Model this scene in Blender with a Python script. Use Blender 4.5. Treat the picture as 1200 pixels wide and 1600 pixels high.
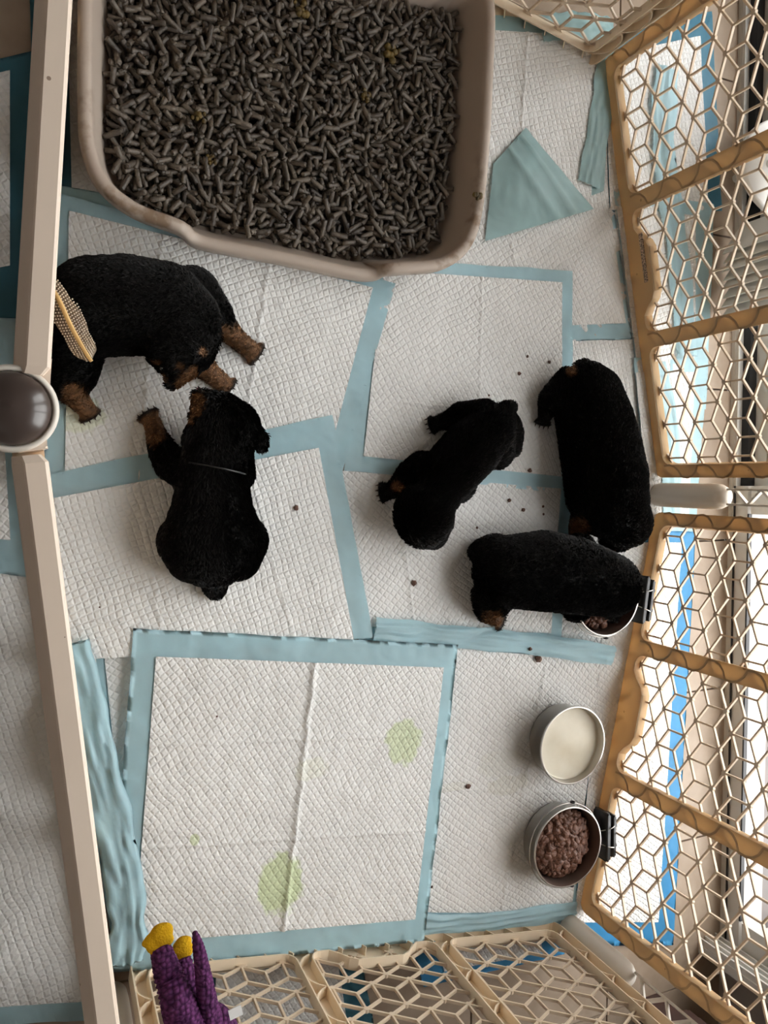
import bpy, bmesh, math, random
from math import pi, sin, cos, radians, sqrt, atan2, floor as ffloor
from mathutils import Vector, Matrix, noise
import numpy as np
random.seed(7)
for o in list(bpy.data.objects): bpy.data.objects.remove(o)
SC = bpy.context.scene
COL = SC.collection
# ------------------------------------------------------------------ camera
CAMH = 1.25
FPX = 1202.0
_n = (70, 745)
_d = Vector((_n[0]-600, -(_n[1]-800), -FPX)).normalized()
_Z = -_d
_X = (Vector((1, 0, 0)) - _Z[0]*_Z).normalized()
_Y = _Z.cross(_X)
RM = Matrix((_X, _Y, _Z))            # world = RM @ cam
cam_d = bpy.data.cameras.new('camera')
cam_d.sensor_width = 36; cam_d.lens = 36*FPX/1600; cam_d.clip_start = .01
cam = bpy.data.objects.new('camera', cam_d); COL.objects.link(cam)
cam.matrix_world = Matrix.Translation((0, 0, CAMH)) @ RM.to_4x4()
SC.camera = cam
# ------------------------------------------------------------------ light
W = bpy.data.worlds.new('world'); SC.world = W; W.use_nodes = True
wn = W.node_tree.nodes; bg = wn['Background']
bg.inputs['Color'].default_value = (1.0, 0.985, 0.965, 1); bg.inputs['Strength'].default_value = 7.0
def area(name, loc, rot, sx, sy, power, col, portal=False):
    l = bpy.data.lights.new(name, 'AREA'); l.shape = 'RECTANGLE'; l.size = sx; l.size_y = sy
    l.energy = power; l.color = col
    if portal: l.cycles.is_portal = True
    o = bpy.data.objects.new(name, l); COL.objects.link(o); o.location = loc; o.rotation_euler = rot
    return o
# daylight through the glass door on the right; an unseen fill light is added overhead
area('fill_lamp', (-1.0, -1.3, 2.35), (radians(18), radians(-22), 0), 1.2, 1.2, 1.2, (1, .93, .84))
SC.view_settings.view_transform = 'Standard'; SC.view_settings.look = 'None'
SC.view_settings.gamma = 1; SC.view_settings.use_curve_mapping = False
SC.view_settings.exposure = 0.0
SC.cycles.max_bounces = 8; SC.cycles.diffuse_bounces = 5; SC.cycles.transparent_max_bounces = 12
SC.cycles.caustics_reflective = False; SC.cycles.caustics_refractive = False

# ------------------------------------------------------------------ helpers
def U(px, py, z=0.0):
    "photo pixel at height z -> world point"
    v = RM @ Vector((px-600, -(py-800), -FPX))
    t = (CAMH-z)/-v.z
    return Vector((v.x*t, v.y*t, z))
def PM(px, py, z, rpx):
    "pixel length -> metres there"
    v = RM @ Vector((px-600, -(py-800), -FPX))
    return rpx*(CAMH-z)/-v.z
def smooth01(t):
    t = max(0., min(1., t)); return t*t*(3-2*t)
def link(name, me, m=None, parent=None, smooth=False):
    o = bpy.data.objects.new(name, me); COL.objects.link(o)
    if m: me.materials.append(m)
    if parent: o.parent = parent
    if smooth: me.polygons.foreach_set('use_smooth', [True]*len(me.polygons))
    return o
def from_bm(name, bm, m=None, parent=None, smooth=False):
    me = bpy.data.meshes.new(name); bmesh.ops.recalc_face_normals(bm, faces=bm.faces); bm.to_mesh(me); bm.free()
    return link(name, me, m, parent, smooth)
def tag(o, label, cat, group=None, kind=None):
    if label: o['label'] = label
    if cat: o['category'] = cat
    if group: o['group'] = group
    if kind: o['kind'] = kind
    return o
def empty(name, loc=(0, 0, 0), rz=0):
    o = bpy.data.objects.new(name, None); COL.objects.link(o); o.location = loc; o.rotation_euler = (0, 0, rz)
    o.empty_display_size = .02
    return o
def local(o, root):
    "give o (built in world coords) to root, keeping its place"
    o.parent = root
    o.matrix_parent_inverse = (Matrix.Translation(root.location) @ root.rotation_euler.to_matrix().to_4x4()).inverted()
def box(bm, c, s, rot=None):
    r = bmesh.ops.create_cube(bm, size=1)
    M = Matrix.Translation(c) @ (rot.to_4x4() if rot else Matrix.Identity(4)) @ Matrix.Diagonal((*s, 1))
    bmesh.ops.transform(bm, matrix=M, verts=r['verts']); return r['verts']
def bar(bm, a, b, w, d, up=Vector((0, 1, 0))):
    "box from a to b, width w, depth d along up"
    a = Vector(a); b = Vector(b); x = (b-a); L = x.length
    if L < 1e-6: return
    x.normalize(); y = up - up.dot(x)*x; y.normalize(); z = x.cross(y)
    R = Matrix((x, y, z)).transposed()
    box(bm, (a+b)/2, (L, d, w), R)
def cyl(bm, a, b, r1, r2=None, n=16, caps=True):
    a = Vector(a); b = Vector(b); r2 = r1 if r2 is None else r2
    q = (b-a).to_track_quat('Z', 'Y').to_matrix().to_4x4()
    r = bmesh.ops.create_cone(bm, cap_ends=caps, segments=n, radius1=r1, radius2=r2, depth=(b-a).length)
    bmesh.ops.transform(bm, matrix=Matrix.Translation((a+b)/2) @ q, verts=r['verts'])
    return r['verts']
def tube(bm, pts, rad, n=8, closed=False):
    pts = [Vector(p) for p in pts]; N = len(pts); rings = []
    if not hasattr(rad, '__len__'): rad = [rad]*N
    prev = None
    for i, p in enumerate(pts):
        if closed: t = pts[(i+1) % N]-pts[i-1]
        else: t = pts[min(i+1, N-1)]-pts[max(i-1, 0)]
        t.normalize()
        if prev is None:
            u = t.orthogonal().normalized()
        else:
            u = (prev - prev.dot(t)*t).normalized()
        prev = u; v = t.cross(u)
        rings.append([bm.verts.new(p+rad[i]*(cos(2*pi*k/n)*u+sin(2*pi*k/n)*v)) for k in range(n)])
    for i in range(N if closed else N-1):
        a = rings[i]; b = rings[(i+1) % N]
        for k in range(n): bm.faces.new((a[k], a[(k+1) % n], b[(k+1) % n], b[k]))
    if not closed:
        bm.faces.new(rings[0][::-1]); bm.faces.new(rings[-1])
def catmull(pts, per=8, closed=False):
    out = []; N = len(pts); P = [Vector(p) for p in pts]
    for i in range(N if closed else N-1):
        if closed: a, b, c, d = P[i-1], P[i], P[(i+1) % N], P[(i+2) % N]
        else: a, b, c, d = P[max(i-1, 0)], P[i], P[i+1], P[min(i+2, N-1)]
        for k in range(per):
            t = k/per
            out.append(.5*((2*b)+(c-a)*t+(2*a-5*b+4*c-d)*t*t+(3*b-a-3*c+d)*t**3))
    if not closed: out.append(P[-1])
    return out
def lathe(bm, prof, n=48, c=(0, 0, 0)):
    c = Vector(c); rings = []
    for r, z in prof:
        rings.append([bm.verts.new(c+Vector((max(r, 1e-5)*cos(2*pi*k/n), max(r, 1e-5)*sin(2*pi*k/n), z))) for k in range(n)])
    for a, b in zip(rings, rings[1:]):
        for k in range(n): bm.faces.new((a[k], a[(k+1) % n], b[(k+1) % n], b[k]))
# ------------------------------------------------------------------ materials
def mat(name, col=(.8, .8, .8), rough=.5, metal=0, spec=.5, transl=0, noise_amt=0, noise_scale=20, bump=0, bump_scale=80, col2=None, coat=0):
    m = bpy.data.materials.new(name); m.use_nodes = True; nt = m.node_tree; N = nt.nodes; L = nt.links
    p = N['Principled BSDF']; out = N['Material Output']
    p.inputs['Base Color'].default_value = (*col, 1); p.inputs['Roughness'].default_value = rough
    p.inputs['Metallic'].default_value = metal; p.inputs['Specular IOR Level'].default_value = spec
    if coat: p.inputs['Coat Weight'].default_value = coat
    tc = N.new('ShaderNodeTexCoord')
    if col2:
        nz = N.new('ShaderNodeTexNoise'); nz.inputs['Scale'].default_value = noise_scale; nz.inputs['Detail'].default_value = 5
        L.new(tc.outputs['Object'], nz.inputs['Vector'])
        rp = N.new('ShaderNodeValToRGB'); rp.color_ramp.elements[0].position = .35; rp.color_ramp.elements[1].position = .7
        rp.color_ramp.elements[0].color = (*col, 1); rp.color_ramp.elements[1].color = (*col2, 1)
        L.new(nz.outputs[0], rp.inputs[0]); L.new(rp.outputs[0], p.inputs['Base Color'])
        m['_ramp'] = 1
    if bump:
        nb = N.new('ShaderNodeTexNoise'); nb.inputs['Scale'].default_value = bump_scale; nb.inputs['Detail'].default_value = 4
        L.new(tc.outputs['Object'], nb.inputs['Vector'])
        b = N.new('ShaderNodeBump'); b.inputs['Strength'].default_value = bump; b.inputs['Distance'].default_value = .002
        L.new(nb.outputs[0], b.inputs['Height']); L.new(b.outputs[0], p.inputs['Normal'])
    if transl:
        t = N.new('ShaderNodeBsdfTranslucent'); t.inputs['Color'].default_value = (*col, 1)
        mx = N.new('ShaderNodeMixShader'); mx.inputs[0].default_value = transl
        L.new(p.outputs[0], mx.inputs[1]); L.new(t.outputs[0], mx.inputs[2]); L.new(mx.outputs[0], out.inputs[0])
    return m
def M_(nt, op, a, b=None, c=None, clamp=False):
    n = nt.nodes.new('ShaderNodeMath'); n.operation = op; n.use_clamp = clamp
    for i, v in enumerate((a, b, c)):
        if v is None: continue
        if isinstance(v, (int, float)): n.inputs[i].default_value = v
        else: nt.links.new(v, n.inputs[i])
    return n.outputs[0]
M_cream = mat('cream_plastic', (.82, .68, .51), .42, spec=.4, col2=(.78, .64, .47), noise_scale=9, transl=0.0)
M_thin = mat('thin_cream_plastic', (.70, .51, .29), .45, spec=.35, transl=.45)
M_bars = mat('lattice_plastic', (.75, .61, .46), .4, spec=.4, transl=.15)
M_white_pl = mat('white_plastic', (.82, .76, .68), .35, spec=.45, transl=.1)
M_brown = mat('brown_cap', (.055, .038, .032), .28, spec=.6, coat=.3)
M_rib_shade = mat('rib_shade_plastic', (.52, .35, .19), .45, transl=.3)
def speckle(m, scale, thr, col):
    "small dirt specks with a shape of their own"
    nt = m.node_tree; N = nt.nodes; L = nt.links; p = N['Principled BSDF']
    tc = N.new('ShaderNodeTexCoord'); v = N.new('ShaderNodeTexVoronoi'); v.inputs['Scale'].default_value = scale
    L.new(tc.outputs['Object'], v.inputs['Vector'])
    sep = N.new('ShaderNodeSeparateColor'); L.new(v.outputs['Color'], sep.inputs[0])
    sel = M_(nt, 'GREATER_THAN', sep.outputs[0], .80)
    rad = M_(nt, 'MULTIPLY', sep.outputs[1], thr)
    near = M_(nt, 'LESS_THAN', v.outputs['Distance'], rad)
    f = M_(nt, 'MULTIPLY', M_(nt, 'MULTIPLY', sel, near), .75)
    mx = N.new('ShaderNodeMix'); mx.data_type = 'RGBA'
    src = p.inputs['Base Color'].links
    if src: L.new(src[0].from_socket, mx.inputs[6])
    else: mx.inputs[6].default_value = p.inputs['Base Color'].default_value
    mx.inputs[7].default_value = (*col, 1); L.new(f, mx.inputs[0]); L.new(mx.outputs[2], p.inputs['Base Color'])
M_rail = mat('rail_plastic', (.84, .70, .58), .38, spec=.45, col2=(.80, .66, .54), noise_scale=6)
speckle(M_rail, 90, .15, (.22, .12, .07))
speckle(M_thin, 60, .24, (.18, .07, .03))

def pad_core_mat(name, angle, stains=()):
    m = bpy.data.materials.new(name); m.use_nodes = True; nt = m.node_tree; N = nt.nodes; L = nt.links
    p = N['Principled BSDF']; p.inputs['Roughness'].default_value = .75; p.inputs['Specular IOR Level'].default_value = .15
    p.inputs['Sheen Weight'].default_value = .05
    tc = N.new('ShaderNodeTexCoord'); mp = N.new('ShaderNodeMapping'); mp.inputs['Rotation'].default_value = (0, 0, angle)
    L.new(tc.outputs['Object'], mp.inputs[0])
    nz = N.new('ShaderNodeTexNoise'); nz.inputs['Scale'].default_value = 14; nz.inputs['Detail'].default_value = 2
    L.new(mp.outputs[0], nz.inputs['Vector'])
    sp = N.new('ShaderNodeSeparateXYZ'); L.new(mp.outputs[0], sp.inputs[0])
    wob = M_(nt, 'MULTIPLY', nz.outputs[0], .016)
    k = 1/.0102
    def stripe(a, b):
        s = M_(nt, 'ADD', M_(nt, 'MULTIPLY', sp.outputs[0], a*k), M_(nt, 'MULTIPLY', sp.outputs[1], b*k))
        s = M_(nt, 'ADD', s, M_(nt, 'MULTIPLY', wob, k))
        f = M_(nt, 'FRACT', s); d = M_(nt, 'ABSOLUTE', M_(nt, 'SUBTRACT', f, .5))
        return M_(nt, 'SMOOTH_MIN', M_(nt, 'MULTIPLY', M_(nt, 'SUBTRACT', .5, d), 4.0), 1.0, .3)   # 0 in groove ->1
    h = M_(nt, 'MINIMUM', stripe(.80, .60), stripe(-.62, .78))
    nf = N.new('ShaderNodeTexNoise'); nf.inputs['Scale'].default_value = 55; nf.inputs['Detail'].default_value = 5
    L.new(mp.outputs[0], nf.inputs['Vector'])
    hh = M_(nt, 'ADD', M_(nt, 'MULTIPLY', h, .55), M_(nt, 'MULTIPLY', nf.outputs[0], 1.1))
    w = N.new('ShaderNodeTexNoise'); w.noise_type = 'RIDGED_MULTIFRACTAL'; w.inputs['Scale'].default_value = 9; w.inputs['Detail'].default_value = 3; w.inputs['Distortion'].default_value = 1.0; L.new(mp.outputs[0], w.inputs['Vector'])
    hh = M_(nt, 'ADD', hh, M_(nt, 'MULTIPLY', w.outputs[0], 1.5))
    b = N.new('ShaderNodeBump'); b.inputs['Strength'].default_value = 1.0; b.inputs['Distance'].default_value = .0021
    L.new(hh, b.inputs['Height']); L.new(b.outputs[0], p.inputs['Normal'])
    n3 = N.new('ShaderNodeTexNoise'); n3.inputs['Scale'].default_value = 5; n3.inputs['Detail'].default_value = 3
    L.new(tc.outputs['Object'], n3.inputs['Vector'])
    rp = N.new('ShaderNodeValToRGB'); rp.color_ramp.elements[0].position = .3; rp.color_ramp.elements[1].position = .75
    rp.color_ramp.elements[0].color = (.77, .77, .76, 1); rp.color_ramp.elements[1].color = (.87, .87, .86, 1)
    L.new(n3.outputs[0], rp.inputs[0]); last = rp.outputs[0]
    n4 = N.new('ShaderNodeTexNoise'); n4.inputs['Detail'].default_value = 5; n4.inputs['Scale'].default_value = 45; L.new(tc.outputs['Object'], n4.inputs['Vector'])
    for (sx, sy, rx, ry, col, amt) in stains:
        q = U(sx, sy)
        dx = M_(nt, 'DIVIDE', M_(nt, 'SUBTRACT', spw(nt, tc, 0), q.x), rx)
        dy = M_(nt, 'DIVIDE', M_(nt, 'SUBTRACT', spw(nt, tc, 1), q.y), ry)
        r = M_(nt, 'SQRT', M_(nt, 'ADD', M_(nt, 'MULTIPLY', dx, dx), M_(nt, 'MULTIPLY', dy, dy)))
        r = M_(nt, 'ADD', r, M_(nt, 'MULTIPLY', M_(nt, 'SUBTRACT', n4.outputs[0], .5), 1.1))
        f = M_(nt, 'MULTIPLY', M_(nt, 'SMOOTH_MIN', M_(nt, 'MAXIMUM', M_(nt, 'MULTIPLY', M_(nt, 'SUBTRACT', 1.05, r), 5), 0), 1.0, .3, clamp=True), amt)
        mx = N.new('ShaderNodeMix'); mx.data_type = 'RGBA'; L.new(last, mx.inputs[6]); mx.inputs[7].default_value = (*col, 1); L.new(f, mx.inputs[0]); last = mx.outputs[2]
    L.new(last, p.inputs['Base Color'])
    return m
def spw(nt, tc, i):
    k = '_sep'
    s = nt.nodes.get(k)
    if s is None:
        s = nt.nodes.new('ShaderNodeSeparateXYZ'); s.name = k; nt.links.new(tc.outputs['Object'], s.inputs[0])
    return s.outputs[i]
M_core = [pad_core_mat('pad_core_a', .1), pad_core_mat('pad_core_b', .35), pad_core_mat('pad_core_c', -.25)]
GREEN = (.57, .68, .36)
M_core_st = pad_core_mat('pad_core_stained', .12, [(622, 1153, .036, .040, GREEN, .62), (433, 1372, .040, .054, GREEN, .75), (300, 1303, .008, .010, GREEN, .6), (480, 1195, .03, .02, (.78, .80, .66), .4)])
M_core_gr = pad_core_mat('pad_core_grubby', -.2, [(790, 1225, .05, .02, (.66, .65, .58), .55), (700, 1228, .05, .008, (.74, .73, .66), .5), (780, 1190, .05, .03, (.72, .72, .66), .4)])
M_core_yl = pad_core_mat('pad_core_yellowed', .3, [(110, 650, .05, .03, (.70, .76, .52), .5)])
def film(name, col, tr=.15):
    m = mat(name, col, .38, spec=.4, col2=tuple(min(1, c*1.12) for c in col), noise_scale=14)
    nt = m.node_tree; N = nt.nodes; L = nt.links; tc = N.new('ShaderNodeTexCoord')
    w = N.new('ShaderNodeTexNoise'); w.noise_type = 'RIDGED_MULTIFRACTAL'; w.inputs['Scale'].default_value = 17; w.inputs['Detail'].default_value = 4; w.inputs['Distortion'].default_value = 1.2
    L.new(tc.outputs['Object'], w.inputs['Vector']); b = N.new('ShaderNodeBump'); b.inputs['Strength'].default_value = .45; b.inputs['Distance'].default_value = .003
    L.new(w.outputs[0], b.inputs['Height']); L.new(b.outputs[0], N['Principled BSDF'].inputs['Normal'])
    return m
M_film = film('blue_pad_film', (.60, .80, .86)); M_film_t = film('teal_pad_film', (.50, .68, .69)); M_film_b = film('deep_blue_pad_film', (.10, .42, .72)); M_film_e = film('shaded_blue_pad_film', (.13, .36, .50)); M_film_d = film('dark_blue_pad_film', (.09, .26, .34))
M_steel = mat('stainless_steel', (.55, .53, .50), .28, metal=1, bump=.05, bump_scale=200)
M_steel_in = mat('dull_steel', (.50, .47, .43), .38, metal=1, bump=.05, bump_scale=90)
M_dsteel = mat('dark_smeared_steel', (.17, .12, .10), .42, metal=.6)
M_milk = mat('milk', (.80, .74, .60), .25, spec=.5, bump=.1, bump_scale=30, col2=(.74, .67, .52), noise_scale=25)
M_meat = mat('ground_meat', (.12, .050, .032), .45, spec=.45, col2=(.24, .115, .075), noise_scale=60, bump=.8, bump_scale=300)
M_crumb = mat('crumb', (.10, .05, .035), .7, col2=(.17, .09, .06), noise_scale=200)
M_black_pl = mat('black_plastic', (.012, .012, .013), .4)
M_tray = mat('tray_plastic', (.44, .36, .30), .45, spec=.4, col2=(.47, .395, .335), noise_scale=5)
M_pellet = mat('litter_pellet', (.046, .034, .026), .36, spec=.6, col2=(.168, .135, .102), noise_scale=28, bump=.7, bump_scale=420)
M_pellet_y = mat('soiled_pellet', (.13, .080, .010), .6, col2=(.05, .032, .010), noise_scale=70, bump=.5, bump_scale=300)
M_tile = mat('floor_tile', (.33, .25, .185), .38, spec=.35, col2=(.42, .33, .255), noise_scale=16)
M_grout = mat('grout', (.16, .12, .095), .8)
M_alu = mat('door_aluminium', (.62, .60, .56), .4, spec=.5, col2=(.56, .55, .52), noise_scale=7)
M_gasket_gap = mat('black_gasket_gap', (.012, .012, .014), .5)
M_wall = mat('plaster_wall', (.42, .385, .35), .9)
M_ceil = mat('ceiling_paint', (.52, .49, .46), .9)
M_deck = mat('outside_paving', (.20, .172, .165), .8, col2=(.15, .14, .14), noise_scale=9)
M_darkwood = mat('dark_wood', (.035, .014, .010), .45, col2=(.05, .02, .014), noise_scale=9)
M_blind = mat('white_blind', (.74, .73, .70), .5, spec=.3)
M_white = mat('white_gloss_plastic', (.85, .84, .82), .3)

# ------------------------------------------------------------------ room shell
def struct(name, bm, m, parent=None):
    o = from_bm(name, bm, m, parent)
    if parent is None: o['kind'] = 'structure'
    return o
X0, X1, Y0, Y1, ZC = -2.2, 1.385, -1.9, 2.0, 2.5
bm = bmesh.new(); box(bm, ((X0+1.385)/2, (Y0+Y1)/2, -.060), (1.385-X0, Y1-Y0, .1)); floor = struct('floor', bm, M_grout)
# tiles of the floor, each its own piece
TS = .33
bm = bmesh.new(); box(bm, (0, 0, 0), (TS-.004, TS-.004, .010)); bmesh.ops.bevel(bm, geom=[e for e in bm.edges], offset=.001, segments=1)
tile_me = bpy.data.meshes.new('tile'); bm.to_mesh(tile_me); bm.free(); tile_me.materials.append(M_tile)
for i in range(-2, 4):
    for j in range(-4, 5):
        cx, cy = .075+i*TS+TS/2, -.14+j*TS+TS/2
        if cx+TS/2 > 1.402 or cy-TS/2 < -1.47-.05: continue
        o = bpy.data.objects.new('tile', tile_me); COL.objects.link(o); o.parent = floor
        o.location = (cx, cy, -.0055-random.random()*.0006)
bm = bmesh.new(); box(bm, (X0-.05, (Y0+Y1)/2, ZC/2), (.1, Y1-Y0, ZC)); struct('wall_left', bm, M_wall)
bm = bmesh.new(); box(bm, ((X0+X1)/2, Y1+.05, ZC/2), (X1-X0+.2, .1, ZC)); struct('wall_far', bm, M_wall)
bm = bmesh.new(); box(bm, ((X0+X1)/2+.1, Y0-.05, ZC/2), (X1-X0+.4, .1, ZC)); struct('wall_near', bm, M_wall)
bm = bmesh.new(); box(bm, ((X0+X1)/2+.1, (Y0+Y1)/2, ZC+.05), (X1-X0+.6, Y1-Y0+.2, .1)); struct('ceiling', bm, M_ceil)
# right wall beside and above the door opening (door from y=-1.05 to y=1.15)
bm = bmesh.new(); box(bm, (1.505, 1.6, ZC/2), (.24, .9, ZC)); box(bm, (1.505, -1.49, ZC/2), (.24, .86, ZC)); box(bm, (1.505, .05, 2.36), (.24, 2.3, .28)); struct('wall_right', bm, M_wall)
# glass sliding door
def door(name, ya, yb, x, gask, rh):
    bm = bmesh.new()
    box(bm, (x, (ya+yb)/2, .010+rh/2), (.030, yb-ya, rh)); box(bm, (x, (ya+yb)/2, 2.17), (.03, yb-ya, .07))
    box(bm, (x, ya+.03, 1.11), (.034, .06, 2.1)); box(bm, (x, yb-.03, 1.11), (.034, .06, 2.1))
    d = struct(name, bm, M_alu); d['label'] = 'pale aluminium framed glass sliding door leaf'
    bm = bmesh.new(); box(bm, (x, (ya+yb)/2, 1.11), (.006, yb-ya-.12, 2.06))
    g = from_bm('pane', bm, M_glass, d)
    bm = bmesh.new(); box(bm, (x-.017-gask/2, (ya+yb)/2, .018), (gask, yb-ya, .004 if gask < .01 else .02))  # a wide strip paints the dark gap before the rear leaf in black
    box(bm, (x-.0105, (ya+yb)/2, .012+rh), (.010, yb-ya-.12, .004)); from_bm('gasket_or_gap', bm, M_gasket_gap, d)
    return d
M_glass = bpy.data.materials.new('window_glass'); M_glass.use_nodes = True
nt = M_glass.node_tree; nt.nodes.remove(nt.nodes['Principled BSDF'])
tr = nt.nodes.new('ShaderNodeBsdfTransparent'); tr.inputs[0].default_value = (.97, .98, .98, 1)
gl = nt.nodes.new('ShaderNodeBsdfGlossy'); gl.inputs['Roughness'].default_value = .02
mx = nt.nodes.new('ShaderNodeMixShader'); mx.inputs[0].default_value = .05; nt.links.new(tr.outputs[0], mx.inputs[1]); nt.links.new(gl.outputs[0], mx.inputs[2]); nt.links.new(mx.outputs[0], nt.nodes['Material Output'].inputs[0])
door('door_1', -1.04, -.02, 1.400, .002, .040)
door('door_2', -.06, 1.14, 1.446, .020, .09)
# sill with its tracks
bm = bmesh.new(); box(bm, (1.445, .05, .0), (.12, 2.2, .018))
for x in (1.388, 1.418): box(bm, (x, .05, .012), (.004, 2.2, .010))
struct('trim_1', bm, M_alu)
# side jamb with ribs by the near corner and another at the far side
bm = bmesh.new(); box(bm, (1.40, -1.055, 1.1), (.16, .02, 2.2))
for x in (1.325, 1.34, 1.355, 1.37, 1.42, 1.45): box(bm, (x, -1.04, 1.1), (.004, .018, 2.2))
struct('trim_2', bm, M_alu)
# outside paving behind the glass
bm = bmesh.new(); box(bm, (3.51, 0, -.08), (4.0, 7, .1)); struct('trim_3', bm, M_deck)
bm = bmesh.new()
for k in range(5): box(bm, (2.0+k*.5, -.9, -.028), (.012, 5, .006))
struct('trim_4', bm, M_grout)
# tiled skirting against the near wall
bm = bmesh.new(); box(bm, (.72, -1.455, .04), (1.42, .012, .08)); sk = struct('baseboard_near', bm, M_grout)
for k in range(4):
    bm = bmesh.new(); box(bm, (.18+k*TS, -1.4475, .0385), (TS-.004, .01, .073)); from_bm('tile', bm, M_tile, sk)

# ------------------------------------------------------------------ play pen panels
PH, PW = .62, .83          # panel height, width
E_ = .040
def rrect(x0, z0, x1, z1, r, n=5, bump=0):
    P = []
    for cx, cz, a0 in ((x1-r, z1-r, 0), (x0+r, z1-r, 90), (x0+r, z0+r, 180), (x1-r, z0+r, 270)):
        if a0 == 270 and bump:
            w = x1-x0
            for k in range(1, 14):
                t = k/14; x = x0+r+(w-2*r)*t
                P.append((x, z0+bump*smooth01((t-.06)/.22)*smooth01((.94-t)/.22)))
        for k in range(n+1):
            a = radians(a0+90*k/n); P.append((cx+r*cos(a), cz+r*sin(a)))
    return P
def plate(loops, y0, y1):
    cu = bpy.data.curves.new('c', 'CURVE'); cu.dimensions = '2D'; cu.fill_mode = 'BOTH'; cu.extrude = abs(y1-y0)/2
    for lp in loops:
        s = cu.splines.new('POLY'); s.points.add(len(lp)-1); s.use_cyclic_u = True
        for p, q in zip(s.points, lp): p.co = (q[0], q[1], 0, 1)
    o = bpy.data.objects.new('c', cu); COL.objects.link(o)
    me = bpy.data.meshes.new_from_object(o); bpy.data.objects.remove(o)
    me.transform(Matrix.Translation((0, (y0+y1)/2, 0)) @ Matrix.Rotation(pi/2, 4, 'X'))
    return me
def wall_loop(bm, lp, y0, y1, th):
    n = len(lp); rings = []
    for i in range(n):
        a = Vector(lp[i-1]); b = Vector(lp[(i+1) % n]); t = (b-a).normalized(); nn = Vector((t.y, -t.x))
        p = Vector(lp[i]); q = p+nn*th
        rings.append([bm.verts.new((p.x, y0, p.y)), bm.verts.new((p.x, y1, p.y)), bm.verts.new((q.x, y1, q.y)), bm.verts.new((q.x, y0, q.y))])
    for i in range(n):
        a = rings[i]; b = rings[(i+1) % n]
        for k in range(4): bm.faces.new((a[k], a[(k+1) % 4], b[(k+1) % 4], b[k]))
_cache = {}
def opening(k, wide):
    fw = .026; div = .030
    ow = (PW-2*fw-2*div)/3
    x0 = fw+k*(ow+div)
    return x0, .028, x0+ow, PH-.035
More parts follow.
